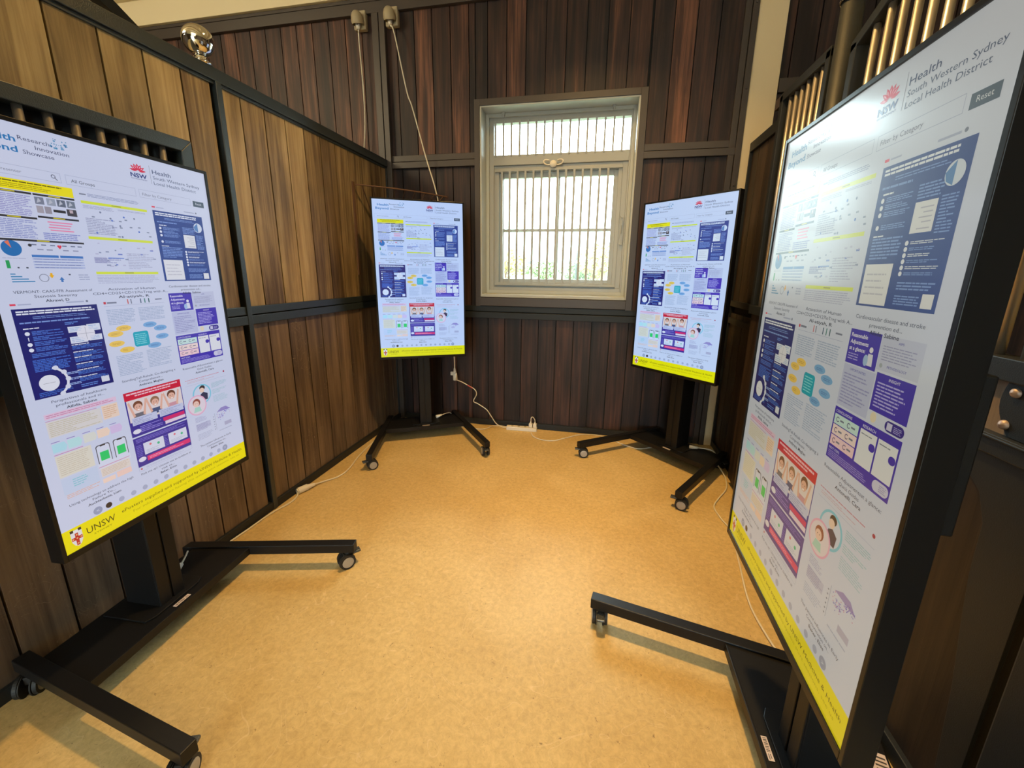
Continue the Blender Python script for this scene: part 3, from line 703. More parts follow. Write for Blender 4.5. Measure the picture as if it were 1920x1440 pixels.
    p.ell(.140, .255, .006, (50, 50, 60), 2, n=10); p.ell(.232, .254, .004, (225, 50, 80), 3, n=8); p.ell(.239, .254, .004, (225, 50, 80), 3, n=8); p.poly([(.2285, .2555), (.2425, .2555), (.2355, .261)][::-1], (225, 50, 80), 3)
    for a in (.16, .19, .245, .28): R(a, .262, a+.02, .265, (150, 156, 185), 2)
    R(.138, .2755, .225, .281, (60, 120, 195), 2); R(.230, .2755, .312, .281, (60, 120, 195), 2)
    for j in range(4):
        R(.138, .283+.0063*j, .312, .2865+.0063*j, (172, 186, 226), 1); Ln(.142, .2838+.0063*j, .308, .286+.0063*j, 1, (110, 120, 170), 2, .5, .1)
    p.ring(.160, .327, .016, .0022, grey, 2); p.poly([(.182, .316), (.190, .316), (.190, .321), (.195, .321), (.186, .328), (.177, .321), (.182, .321)][::-1], (240, 180, 20), 2)
    p.poly([(.214, .337), (.222, .337), (.222, .332), (.227, .332), (.218, .325), (.209, .332), (.214, .332)], (60, 120, 190), 2)
    R(.245, .318, .252, .321, ink, 2); Ln(.28, .318, .322, .334, 3, pale, 2)
    # ---- poster 2 (pale with lime bands)
    a, b = .350, .632
    Ln(a+.03, .1215, b-.03, .1305, 3, (150, 160, 195), 2, .5, .05); R(a, .124, a+.025, .127, grey, 2)
    for v in (.1405, .2255, .3125): R(a, v, b, v+.0065, (214, 228, 50), 1); R((a+b)/2-.02, v+.002, (a+b)/2+.02, v+.004, (150, 150, 40), 2)
    Ln(a+.004, .150, .487, .1585, 3, (165, 170, 200), 2); Ln(.495, .150, b-.004, .1545, 2, (165, 170, 200), 2)
    rnd = random.Random(11)
    for _ in range(20): x, y = rnd.uniform(.38, .62), rnd.uniform(.163, .222); (p.ell(x, y, .0045, rnd.choice([(120, 130, 160), (70, 110, 200), pale]), 2, n=8) if rnd.random() < .6 else R(x, y, x+.012, y+.003, (130, 140, 165), 2))
    Ln(a+.004, .180, .480, .220, 10, (158, 163, 195), 2, .5, .2)
    for _ in range(22): x, y = rnd.uniform(.36, .62), rnd.uniform(.237, .30); R(x, y, x+rnd.uniform(.006, .02), y+.003, rnd.choice([(140, 150, 180), (100, 120, 200), (185, 185, 215)]), 2)
    R(a+.004, .276, .405, .291, (178, 182, 214), 1); R(.412, .276, .480, .2785, (110, 140, 215), 2); Ln(a+.006, .277, .480, .291, 4, (140, 145, 190), 2)
    Ln(.495, .262, b-.004, .306, 10, (172, 176, 205), 2, .4, .5)
    Ln(a, .321, b, .343, 6, (170, 175, 205), 2, .4, .15)
    # ---- poster 3 (navy, two columns) and poster 4 share a house style
    def navy(u0, v0, u1, v1, base, kind, seed):
        R(u0, v0, u1, v1, base, 1); w_ = u1-u0; h_ = v1-v0; X = lambda t: u0+w_*t; Y = lambda t: v0+h_*t
        R(X(0), Y(-.055), X(.06), Y(-.035), (225, 60, 90), 2); R(X(.08), Y(-.05), X(.22), Y(-.038), pale, 2); R(X(.62), Y(-.05), X(.84), Y(-.035), pale, 2); p.ell(X(.88), Y(-.045), .005, grey, 2, n=8)
        wh = (225, 230, 245); md = (120, 150, 215)
        Ln(X(.04), Y(.018), X(.96), Y(.07), 2, wh, 2, .6, .12, seed); Ln(X(.2), Y(.085), X(.85), Y(.12), 2, md, 2, .4, .2, seed)
        Ln(X(.05), Y(.14), X(.9), Y(.165), 1, md, 2, .6, .1, seed)
        return X, Y, wh, md
    X, Y, wh, md = navy(.660, .138, .942, .339, (28, 62, 140), 3, 5)
    for i, v in enumerate((.24, .29, .34, .43)): p.ell(X(.09), Y(v), .0065, wh, 3, n=10); Ln(X(.14), Y(v-.02), X(.48), Y(v+.02), 3, md, 2, .5, .2, i)
    Ln(X(.08), Y(.19), X(.22), Y(.205), 1, wh, 2, .8, 0)
    Ln(X(.06), Y(.50), X(.48), Y(.66), 7, md, 2, .5, .1, 8); Ln(X(.06), Y(.485), X(.2), Y(.497), 1, wh, 2, .8, 0)
    R(X(.04), Y(.69), X(.42), Y(.985), (222, 224, 232), 2); Ln(X(.08), Y(.74), X(.38), Y(.93), 4, (190, 190, 205), 3, .25, .3)
    Ln(X(.53), Y(.19), X(.8), Y(.29), 5, md, 2, .5, .2, 3); p.ell(X(.87), Y(.18), .026, (205, 215, 235), 3, n=24); p.poly([(X(.87), Y(.11)), (X(.87), Y(.25)), (X(.80), Y(.22)), (X(.78), Y(.17))], (80, 130, 190), 4)
    R(X(.53), Y(.305), X(.77), Y(.50), (222, 224, 232), 2)
    for i, v in enumerate((.34, .37, .40, .43, .47)): R(X(.64 if i % 2 else .60), Y(v), X(.74), Y(v+.008), (180, 180, 198), 3)
    Ln(X(.80), Y(.29), X(.96), Y(.52), 12, md, 2, .45, .15, 4)
    for i, v in enumerate((.56, .60, .64, .68, .72, .76)): p.ell(X(.53), Y(v), .006, wh, 3, n=10); Ln(X(.57), Y(v-.012), X(.93), Y(v+.012), 2, wh if i % 2 == 0 else md, 2, .45, .4, i+9)
    Ln(X(.52), Y(.81), X(.95), Y(.87), 3, md, 2, .5, .15, 6); Ln(X(.52), Y(.90), X(.82), Y(.97), 4, md, 2, .5, .15, 7); R(X(.84), Y(.885), X(.96), Y(.975), (222, 224, 232), 2)
    X, Y, wh, md = navy(.034, .394, .324, .602, (10, 20, 110), 4, 9)
    for i, v in enumerate((.27, .33, .39, .45)): (p.ell(X(.10), Y(v), .008, wh, 3, n=10) if i != 1 else R(X(.095), Y(v-.02), X(.105), Y(v+.02), wh, 3)); Ln(X(.15), Y(v-.025), X(.52), Y(v+.025), 3, (70, 110, 200), 2, .6, .15, i)
    Ln(X(.07), Y(.21), X(.24), Y(.222), 1, wh, 2, .9, 0); Ln(X(.09), Y(.49), X(.50), Y(.54), 3, (70, 110, 200), 2, .6, .1, 2); Ln(X(.08), Y(.56), X(.52), Y(.70), 8, (60, 105, 200), 2, .65, .15, 3)
    p.ell(X(.20), Y(.84), .034, (225, 228, 240), 3, n=28); Ln(X(.13), Y(.836), X(.27), Y(.846), 1, (150, 150, 160), 4, .4, 0)
    p.ring(X(.20), Y(.84), .068, .009, (225, 228, 240), 3, -1.1, 1.25, 18)
    for k in range(5):
        aa = -1.0+.52*k; p.ell(X(.20)+.066*math.cos(aa), Y(.84)-.066*SW/SH*math.sin(aa), .010, (215, 220, 238), 4, n=10)
    for i, v in enumerate((.76, .83, .89)): Ln(X(.42), Y(v), X(.60), Y(v+.03), 2, (150, 175, 230), 2, .6, .3, i)
    Ln(X(.06), Y(.93), X(.50), Y(.985), 3, (60, 105, 200), 2, .5, .2, 5)
    for (a, b_, c_, d_) in ((.56, .24, .78, .31), (.80, .23, .98, .31), (.56, .36, .78, .44), (.80, .36, .98, .43)): R(X(a), Y(b_), X(c_), Y(d_), (215, 222, 240), 2); Ln(X(a+.02), Y(b_+.01), X(c_-.03), Y(d_-.01), 3, (160, 185, 225), 3, .4, .2)
    p.ell(X(.775), Y(.335), .034, (225, 225, 238), 3, n=26); R(X(.773), Y(.26), X(.777), Y(.41), (120, 120, 140), 4); R(X(.66), Y(.334), X(.89), Y(.337), (120, 120, 140), 4)
    Ln(X(.54), Y(.18), X(.72), Y(.215), 2, (90, 130, 210), 2, .6, .1)
    for i, v in enumerate((.45, .535, .60, .68, .755, .84)): Ln(X(.56), Y(v), X(.86), Y(v+.012), 1, wh, 2, .8, .3, i); Ln(X(.56), Y(v+.016), X(.96), Y(v+.062), 3, (65, 110, 200), 2, .6, .15, i+3)
    Ln(X(.56), Y(.93), X(.80), Y(.975), 2, (90, 130, 210), 2, .5, .1); R(X(.84), Y(.89), X(.95), Y(.965), (215, 220, 235), 2)
    # ---- poster 5 (ovals round a cyan box)
    a, b = .352, .634
    R(a, .390, a+.01, .396, (200, 40, 60), 2); R(a+.014, .391, a+.055, .395, grey, 2)
    for x, c in ((.455, (200, 90, 90)), (.470, grey), (.515, (60, 90, 120)), (.535, (60, 130, 120)), (.555, (40, 90, 90))): R(x, .389, x+.005, .3985, c, 2); p.ell(x+.0025, .3875, .003, c, 2, n=8)
    R(.59, .389, .625, .392, grey, 2); R(a, .401, b, .4018, pale, 2)
    Ln(a+.004, .410, .484, .452, 10, (165, 180, 210), 2, .5, .1, 1); Ln(.498, .410, b-.004, .448, 9, (165, 180, 210), 2, .5, .1, 2)
    p.rrect(.450, .477, .524, .519, (0, 165, 190), 2, .15); Ln(.458, .482, .517, .514, 6, (130, 215, 225), 3, .4, .2)
    for x, y in ((.415, .463), (.375, .476), (.372, .502), (.412, .522)): p.ell(x, y, .034, (238, 200, 95), 2, .42); Ln(x-.02, y-.003, x+.02, y+.003, 2, (190, 155, 70), 3, .4, .1)
    for x, y in ((.540, .461), (.590, .474), (.592, .499), (.545, .522)): p.ell(x, y, .034, (120, 172, 222), 2, .42); Ln(x-.02, y-.003, x+.02, y+.003, 2, (80, 120, 180), 3, .4, .1)
    Ln(a+.004, .535, .484, .592, 13, (165, 180, 210), 2, .45, .2, 3); Ln(.498, .532, b-.004, .585, 12, (165, 180, 210), 2, .45, .2, 4)
    # ---- poster 6 (violet blocks)
    vio = (62, 44, 176)
    R(.664, .376, .797, .431, vio, 1)
    for i, t_ in enumerate(('Reasonable', 'Adjustments', 'at a glance:')): T(t_, .672, .388+.0105*i, .0062, (225, 225, 245), 3, bold=.02, width=(.072, .080, .072)[i])
    Ln(.672, .413, .72, .425, 3, (170, 165, 230), 2, .4, .2)
    p.ell(.768, .402, .008, (225, 225, 240), 3, n=10); p.poly([(.756, .426), (.781, .426), (.778, .408), (.759, .408)], (215, 218, 238), 2); p.ell(.752, .419, .010, (160, 190, 230), 3, 1.6, n=10)
    R(.800, .376, .944, .426, (192, 198, 226), 1); T('AIMS', .870, .385, .0035, (60, 50, 160), 3, align='CENTER'); Ln(.81, .389, .935, .412, 6, (150, 152, 190), 2, .35, .25); T('METHODOLOGY', .872, .4205, .0035, (60, 50, 160), 3, align='CENTER'); p.ell(.815, .419, .006, (160, 170, 180), 2, n=10)
    R(.808, .4295, .944, .486, vio, 1); T('INSIGHT', .876, .4375, .0042, (225, 225, 245), 3, align='CENTER'); Ln(.818, .441, .934, .480, 8, (175, 170, 235), 2, .45, .3)
    R(.664, .433, .804, .503, (186, 192, 226), 1); T('OPPORTUNITIES', .730, .4415, .0038, (60, 50, 160), 3, align='CENTER'); Ln(.672, .446, .798, .498, 10, (148, 150, 198), 2, .4, .25)
    p.rrect(.876, .489, .943, .5045, (48, 34, 140), 2, .48); Ln(.908, .4925, .936, .502, 4, (175, 170, 230), 3, .4, .1); R(.884, .4915, .902, .502, (200, 200, 232), 3)
    p.ell(.83, .495, .012, (225, 212, 190), 1, 1.2)
    R(.664, .507, .944, .598, vio, 1)
    for j, c in enumerate(((196, 226, 226), (238, 216, 216), (240, 205, 214))):
        R(.670, .519+.0185*j, .786, .536+.0185*j, c, 2)
        for x in (.688, .742): p.ring(x, .5275+.0185*j, .008, .0024, (80, 60, 120), 3, .6, 5.8, 10); R(x+.012, .526+.0185*j, x+.030, .529+.0185*j, grey, 3)
    R(.794, .519, .862, .574, (224, 226, 236), 2); R(.868, .519, .938, .574, (224, 226, 236), 2); Ln(.80, .524, .845, .527, 1, grey, 3); Ln(.874, .524, .92, .527, 1, grey, 3)
    p.rrect(.838, .533, .862, .545, vio, 3, .45); p.rrect(.914, .533, .938, .545, vio, 3, .45)
    T('CONCLUSIONS', .672, .516, .0045, (225, 225, 245), 3); T('RESEARCH', .800, .516, .0045, (225, 225, 245), 3); T('NEXT STEPS', .672, .581, .0040, (225, 225, 245), 3)
    Ln(.672, .583, .86, .595, 4, (160, 150, 225), 2, .4, .1); p.rrect(.880, .577, .940, .594, (205, 205, 232), 3, .48); Ln(.906, .580, .934, .591, 4, (150, 148, 200), 4, .4, .1)
    # ---- poster 7 (pastel, two phones)
    R(.046, .641, .318, .654, (226, 196, 222), 1); Ln(.052, .643, .312, .652, 2, (200, 130, 170), 2, .4, .2)
    R(.046, .657, .232, .659, (205, 160, 195), 2)
    R(.046, .660, .245, .700, (218, 214, 214), 1); Ln(.052, .662, .24, .698, 8, (200, 192, 170), 2, .4, .2)
    R(.250, .657, .318, .695, (236, 212, 196), 1); Ln(.255, .66, .313, .692, 6, (220, 180, 150), 2, .4, .2)
    for i, (x, c) in enumerate(((.046, (176, 222, 236)), (.100, (184, 226, 230)), (.158, (218, 220, 214)), (.212, (240, 214, 196)), (.266, (212, 192, 232)))): p.poly([(x, .716), (x+.044, .716), (x+.052, .727), (x+.044, .738), (x, .738)][::-1], c, 2); R(x, .711, x+.03, .713, (150, 140, 200), 2)
    R(.046, .743, .15, .745, (205, 140, 185), 2); R(.046, .747, .178, .804, (222, 218, 206), 1); Ln(.052, .75, .172, .80, 10, (205, 196, 180), 2, .4, .2)
    for x in (.192, .264):
        p.rrect(x, .756, x+.058, .812, (60, 62, 72), 2, .1); p.rrect(x+.003, .758, x+.055, .812, (214, 220, 240), 3, .1); R(x+.018, .7565, x+.040, .7605, (50, 52, 60), 4)
        R(x+.012, .776, x+.048, .800, (20, 205, 110), 4)
    R(.188, .806, .326, .822, (214, 220, 240), 4); R(.188, .815, .32, .817, (212, 150, 180), 5); R(.192, .820, .318, .844, (226, 216, 210), 5); Ln(.196, .822, .314, .842, 5, (210, 190, 175), 6, .4, .2)
    R(.192, .850, .245, .862, (242, 214, 200), 2); R(.252, .846, .318, .862, (240, 206, 196), 2)
    R(.046, .808, .182, .850, (196, 210, 236), 1); Ln(.085, .815, .142, .838, 4, (130, 200, 215), 2, .4, .4); Ln(.052, .850, .182, .862, 3, (225, 180, 160), 2, .4, .3)
    # ---- poster 8 (red header, cheering children, violet lower half)
    R(.350, .6405, .642, .664, (206, 18, 60), 1); Ln(.362, .644, .630, .650, 1, (240, 190, 205), 2, .7, .05); Ln(.40, .6515, .59, .6565, 1, (240, 190, 205), 2, .7, .05)
    R(.350, .664, .642, .771, (52, 44, 150), 1); R(.356, .664, .638, .728, (226, 214, 216), 2)
    skin = (226, 176, 158)
    for x, v, hr_, sh in ((.405, .686, (120, 70, 50), (110, 108, 120)), (.490, .686, (150, 110, 85), (70, 86, 130)), (.580, .682, (105, 62, 48), (205, 150, 165))):
        p.poly([(x-.032, .722), (x-.024, .705), (x+.024, .705), (x+.034, .722)][::-1], sh, 3)
        for sgn in (-1, 1): p.poly([(x+sgn*.018, .712), (x+sgn*.028, .716), (x+sgn*.046, .672), (x+sgn*.038, .668)][::sgn], skin, 4)
        p.ell(x, v-.003, .023, hr_, 4, 1.0); p.ell(x, v+.0025, .0185, skin, 5, 1.0)
        p.ell(x-.007, v+.001, .0022, (70, 45, 40), 6, n=6); p.ell(x+.007, v+.001, .0022, (70, 45, 40), 6, n=6); p.ell(x, v+.0095, .006, (250, 245, 245), 6, .5, n=10)
    R(.364, .716, .488, .738, (196, 202, 232), 6); R(.500, .716, .634, .738, (196, 202, 232), 6); Ln(.37, .719, .484, .736, 4, (150, 155, 200), 7, .4, .3); Ln(.506, .719, .63, .736, 4, (150, 155, 200), 7, .4, .3)
    Ln(.395, .744, .51, .764, 4, (140, 130, 215), 2, .5, .1); p.ell(.378, .757, .020, (225, 225, 240), 3, .6); R(.515, .743, .635, .754, (214, 36, 110), 2); R(.522, .755, .638, .765, (228, 210, 228), 2)
    R(.350, .775, .642, .862, (52, 44, 150), 1); Ln(.362, .779, .630, .791, 3, (120, 112, 205), 2, .5, .1)
    for x in (.392, .523): R(x, .797, x+.105, .832, (216, 220, 238), 2); p.ell(x+.035, .806, .006, (225, 110, 130), 3, n=10); p.ell(x+.075, .812, .007, (60, 190, 140), 3, n=10); Ln(x+.01, .819, x+.095, .829, 3, pale, 3, .35, .3)
    Ln(.357, .797, .386, .832, 7, (110, 104, 200), 2, .5, .1); Ln(.500, .797, .520, .832, 7, (110, 104, 200), 2, .5, .1)
    p.ell(.375, .842, .019, (225, 225, 240), 3, .65); R(.400, .838, .638, .852, (222, 42, 118), 2); Ln(.41, .841, .60, .849, 2, (245, 160, 195), 3, .5, .2)
    p.ell(.362, .869, .005, (200, 90, 100), 2, n=8); Ln(.385, .866, .63, .872, 2, pale, 2, .35, .2); p.frame(.350, .862, .642, .876, pale, 1, .0012)
    # ---- poster 9 (two round portraits and a scatter chart)
    Ln(.670, .652, .905, .655, 1, (205, 140, 160), 2, .6, .05); Ln(.680, .658, .86, .665, 2, (205, 175, 190), 2, .4, .2); p.ell(.928, .654, .006, (170, 50, 85), 2, n=12); R(.668, .671, .94, .6716, pale, 2)
    p.ell(.760, .710, .060, (120, 200, 226), 2, n=32); p.ell(.760, .710, .052, (205, 214, 236), 3, n=32)
    p.poly([(.742, .732), (.792, .732), (.796, .712), (.77, .704), (.75, .71)][::1], (46, 50, 84), 4); p.ell(.762, .697, .015, (235, 205, 190), 5); p.ell(.766, .6895, .018, (50, 44, 52), 4, .85)
    p.ell(.718, .742, .060, (232, 172, 204), 6, n=32); p.ell(.718, .742, .053, (226, 214, 226), 7, n=32)
    p.ell(.715, .733, .024, (150, 80, 70), 8, 1.0); p.ell(.712, .737, .018, (238, 200, 188), 9); p.poly([(.69, .764), (.74, .764), (.732, .748), (.70, .748)], (170, 215, 205), 8)
    for q in (-.006, .006): p.ell(.712+q, .7355, .002, (70, 45, 45), 10, n=6)
    Ln(.828, .682, .94, .700, 5, (150, 190, 205), 2, .4, .15, 1); Ln(.828, .706, .94, .722, 4, (160, 196, 208), 2, .4, .2, 2); Ln(.828, .728, .94, .752, 6, (165, 196, 212), 2, .4, .25, 3)
    Ln(.690, .782, .78, .800, 5, (170, 172, 208), 2, .45, .3, 4); R(.690, .806, .785, .826, (186, 190, 220), 1); Ln(.690, .806, .785, .83, 6, (160, 162, 200), 2, .45, .3, 5); Ln(.690, .84, .80, .862, 5, pale, 2, .35, .3, 6)
    R(.818, .79, .8192, .85, grey, 2); p.poly([(.835, .790), (.87, .778), (.905, .778), (.935, .792)][::-1], (150, 140, 200), 2)
    rnd = random.Random(4)
    for _ in range(70):
        x = rnd.uniform(0, 1); p.ell(.832+.10*x, .806+.006*math.sin(6*x)-.012*x+rnd.gauss(0, .0048), .0019, rnd.choice([(90, 80, 190), (110, 90, 200), (200, 110, 150)]), 3, n=6)
    for i in range(6): R(.806, .80+.009*i, .812, .8025+.009*i, grey, 2)
    R(.878, .833, .93, .846, (176, 176, 206), 2); Ln(.835, .855, .93, .860, 1, pale, 2)
    # ---- captions
    caps = [(.186, .3565, ('VERMONT: CAAS-FFR Assessment of', 'Stenosis Severity', 'Akrawi, D'), .265),
            (.492, .3565, ('Activation of Human', 'CD4+CD25+CD127loTreg with A...', 'Al-atiyah, R'), .22),
            (.802, .3545, ('Cardiovascular disease and stroke', 'prevention ed...', 'Allida, Sabine'), .255),
            (.184, .6135, ('Perspectives of healthcare', 'professionals and st...', 'Allida, Sabine'), .205),
            (.492, .6055, ('StandingTall-Rehab: Co-designing a', 'Comprehensiv...', 'Ambrens, Meghan'), .27),
            (.802, .6125, ('Reasonable Adjustmentsat a glance:', 'Quick Guides', 'Antonelli, Cara'), .265),
            (.184, .8785, ('Using technology to address the high', 'Failure To...', 'Auchterlonie, Liam'), .265),
            (.492, .8835, ('Pick me up!: Unravin use to toddlers at', 'risk vs...', 'Baker, Erinn'), .275),
            (.802, .8815, ('The patient influences in Early', 'Communication on...', 'Baker, Elise'), .22)]
    for u, v, ls, wd in caps:
        for i, l in enumerate(ls):
            n_ = len(l)/max(len(ls[0]), 1)
            T(l, u, v+.0105*i+.004, .0062, (62, 68, 92) if i < 2 else (40, 45, 66), 8, align='CENTER', bold=.012 if i == 2 else 0, width=wd*n_*(1.04 if i == 2 else 1))
    # ---- pager dots
    p.ell(.146, .9255, .0185, (150, 160, 190), 2); T('<', .146, .9300, .0095, (215, 222, 240), 3, align='CENTER')
    p.ell(.853, .9255, .0185, (150, 160, 190), 2); T('>', .853, .9300, .0095, (215, 222, 240), 3, align='CENTER')
    p.ell(.192, .9255, .0135, (36, 30, 38), 2)
    for k in range(11): p.ell(.248+.0559*k, .9255, .0125, (168, 176, 204), 2)
    # ---- yellow footer
    R(0, .9385, 1, 1, (242, 226, 0), 1)
    T('UNSW', .088, .9735, .0175, (70, 62, 10), 3, width=.118); T('SYDNEY', .112, .9835, .0042, (110, 98, 10), 3, width=.075)
    T('ePosters supplied and supported by UNSW Medicine & Health', .236, .9655, .0092, (95, 84, 10), 3, width=.735)
    T('For information on having this system start sessions, see us', .285, .9805, .0072, (190, 172, 0), 3, width=.66)
    cx = .050                                         # crest: shield with cross and open book chief
    p.poly([(cx-.021, .946), (cx+.021, .946), (cx+.021, .975), (cx+.012, .986), (cx, .991), (cx-.012, .986), (cx-.021, .975)][::-1], (230, 226, 226), 2)
    R(cx-.021, .944, cx-.009, .951, (45, 40, 30), 3); R(cx+.009, .944, cx+.021, .951, (45, 40, 30), 3); R(cx-.008, .948, cx+.008, .953, (235, 235, 235), 3)
    R(cx-.006, .955, cx+.006, .988, (196, 40, 40), 3); R(cx-.020, .965, cx+.020, .973, (196, 40, 40), 3)
    for dx, dy in ((-.015, .969), (.015, .969), (0, .960), (0, .983), (0, .969)): p.ell(cx+dx, dy, .0035, (235, 190, 120), 4, n=6)
    me = bpy.data.meshes.new('screen'); me.from_pydata(p.v, [], p.f); me.update()
    at = me.attributes.new('picture', 'FLOAT_COLOR', 'FACE')
    buf = []
    for c in p.c: buf += [lin(c[0]), lin(c[1]), lin(c[2]), 1]
    at.data.foreach_set('color', buf)
    return me

def screen_mat(name, tint, strength):
    m = bpy.data.materials.new(name); m.use_nodes = True; nt = m.node_tree; b = nt.nodes['Principled BSDF']
    a = nt.nodes.new('ShaderNodeAttribute'); a.attribute_name = 'picture'
    mx = nt.nodes.new('ShaderNodeMix'); mx.data_type = 'RGBA'; mx.blend_type = 'MULTIPLY'; mx.inputs[0].default_value = 1
    nt.links.new(a.outputs['Color'], mx.inputs[6]); mx.inputs[7].default_value = (*tint, 1)
    nt.links.new(mx.outputs[2], b.inputs['Emission Color']); b.inputs['Emission Strength'].default_value = strength
    b.inputs['Base Color'].default_value = (.012, .012, .012, 1); b.inputs['Roughness'].default_value = .34
    b.inputs['Specular IOR Level'].default_value = .6
    b.inputs['Coat Weight'].default_value = .6; b.inputs['Coat Roughness'].default_value = .13
    return m

# ================================================================== DISPLAY STANDS
HU, HN = .012, .045       # bezel width, casing depth
def make_display():
    root = empty('display_stand')
    # casing: hollow front edge, frame around the glass
    c = MB(); a, b_ = SW/2, SH/2
    fr = MB(); e = .011
    fr.box((-a-e, -.004, -b_-.020), (-a, .045, b_+e)); fr.box((a, -.004, -b_-.020), (a+e, .045, b_+e))
    fr.box((-a, -.004, b_), (a, .045, b_+e)); fr.box((-a, -.004, -b_-.020), (a, .045, -b_))
    fr.box((-a, .002, -b_), (a, .045, b_))
    fr.box((-.16, .045, -.26), (.16, .060, .26))
    cas = fr.build('display_casing', M['bezel'], root, bevel=.0012)
    me = draw_screen(); me.materials.append(screen_mat('lit_screen', (1, 1, 1), .85))
    scn = bpy.data.objects.new('screen', me); col.objects.link(scn); scn.parent = root
    # control box on the back, right-hand side
    cb = MB().box((.20, .045, -.14), (a+.004, .066, .115)).build('control_box', M['black'], root, bevel=.003)
    # mast
    ms = MB(); ms.box((-.048, .115, .125), (.052, .27, 1.62)); ms.box((-.048, .109, .125), (-.002, .116, 1.62)); ms.box((.006, .109, .125), (.052, .116, 1.62))
    ms.build('mast', M['black'], root, bevel=.003)
    br = MB(); br.box((-.26, .068, -.27), (.26, .086, -.22)); br.box((-.26, .068, .20), (.26, .086, .25)); br.box((-.15, .062, -.32), (-.12, .07, .32)); br.box((.12, .062, -.32), (.15, .07, .32)); br.box((-.10, .084, -.29), (.10, .118, .27))
    br.build('wall_bracket', M['black'], root, bevel=.002).name = 'mounting_bracket'
    # shelf plate, tilted lip
    n0 = .045; sh = MB()
    sh.prism([(-.352, .048), (.345, .048), (.300, .31), (-.307, .31)], 'z', .112, .122)
    sh.prism([(-.352, .045), (.345, .045), (.345, .052), (-.352, .052)], 'z', .088, .1235)
    sh.build('shelf', M['black'], root, bevel=.0015)
    bp = MB(); bp.prism([(-.12, .10), (-.09, .085), (.09, .085), (.12, .10), (.12, .29), (-.12, .29)], 'z', .122, .130); bp.build('base_plate', M['black'], root, bevel=.002)
    st = MB(); st.prism([(-.034, .058), (.030, .058), (.030, .074), (-.034, .074)], 'z', .1236, .1242); 
    sto = st.build('sticker', M['sticker'], root)
    st = MB()
    for k in range(9): st.box((-.030+.0045*k, .061, .1243), (-.0285+.0045*k+.001*(k % 2), .071, .1245))
    st.box((.012, .062, .1243), (.027, .064, .1245)); st.box((.012, .067, .1243), (.024, .069, .1245))
    st.build('print', M['ink'], sto)
    # legs
    for s_ in (-1, 1):
        lb = MB()
        f0 = Vector((s_*.448-.008, -.445)); r0 = Vector((s_*.295-.008, .385)); d = (r0-f0).normalized(); n = Vector((-d.y, d.x))*.0225
        pts = [f0+n, f0-n, r0-n, r0+n]
        lb.prism([(q.x, q.y) for q in pts], 'z', .085, .131)
        lg = lb.build('leg', M['black'], root, bevel=.003)
        for q, rear in ((f0+d*.038, False), (r0-d*.04, True)):
            ang = (s_*.12 + (.9 if rear else 0)) if s_ > 0 else (-.18 + (2.3 if rear else 0))
            cm = MB(); cm.cyl((0, 0, .072), (0, 0, .086), .018, 16); cm.box((-.010, -.016, .045), (.010, .024, .075)); 
            cm.cyl((-.017, .012, .036), (-.0125, .012, .036), .040, 22); cm.cyl((.0125, .012, .036), (.017, .012, .036), .040, 22)
            co = cm.build('caster', M['rubber'], root, bevel=.0015, loc=(q.x, q.y, 0), rotz=ang)
            for sg in (-1, 1):
                wm = MB(); wm.cyl((sg*.019, .012, .0375), (sg*.030, .012, .0375), .0375, 28, mi=0); wm.lathe([(0, 0), (.027, 0), (.027, .0015), (.020, .003), (0, .0035)], 28, (sg, 0, 0), (sg*.030, .012, .0375), mi=1)
                wm.build('wheel', [M['rubber'], M['hub']], co, smooth=False)
            MB().box((-.017, -.058, .062), (.017, -.018, .074)).build('brake_lever', M['lever'], co, bevel=.004)
    # mains lead and plug lying on the shelf
    pg = MB(); pg.cyl((.10, .215, .140), (.155, .235, .146), .016, 12, .009); pg.build('power_plug', M['whiteplastic'], root, smooth=True)
    MB().tube([(.155, .235, .146), (.20, .26, .150), (.245, .30, .135), (.26, .34, .08), (.25, .36, .01)], .004).build('mains_lead', M['cord'], root, smooth=True)
    return root

SPOTS = [((.3726, -2.4883, 1.2121, 1.6326), (.97, .97, 1.0), .86, 'large black display on wheeled stand at near left, against left partition'),
         ((.5115, -.5185, 1.3727, .4927), (.76, .93, 1.12), .98, 'black portrait display on wheeled stand in the back left corner'),
         ((2.4583, -.5235, 1.3504, -.7572), (.80, .96, 1.08), .98, 'black portrait display on wheeled stand at back right, right of window'),
         ((2.3974, -2.5649, 1.2064, -1.5779), (1.05, .99, .76), .55, 'large black display on wheeled stand at near right, window mirrored in it')]
proto = make_display()
for i, ((x, y, z, a), tint, st_, lab) in enumerate(SPOTS):
    o = proto if i == 3 else copy_tree(proto)
    o.location = (x, y, 0); o.rotation_euler.z = a
    tag(o, lab, 'display', 'poster displays on wheeled stands')
    sm = screen_mat('lit_screen', tint, st_)
    for c in children(o):
        n = c.name.split('.')[0]
        if n in ('display_casing', 'screen', 'control_box', 'mounting_bracket'): c.location.z = z
        if n == 'caster' and c.location.y < 0:        # the castors swivel: each front one as the photo shows it
            wx = x + c.location.x*math.cos(a) - c.location.y*math.sin(a); wy = y + c.location.x*math.sin(a) + c.location.y*math.cos(a)
            to_cam = math.atan2(CAM.y-wy, CAM.x-wx)
            turn = {(0, 1): PI+.25, (0, -1): PI+.9, (1, -1): .2, (1, 1): PI/2+.2, (2, -1): .1, (2, 1): -.1, (3, -1): PI/2+.1, (3, 1): .4}[(i, 1 if c.location.x > 0 else -1)]
            c.rotation_euler.z = to_cam + turn - a
        if n == 'screen':
            if i == 3: c.data.materials[0] = sm
            c.material_slots[0].link = 'OBJECT'; c.material_slots[0].material = sm

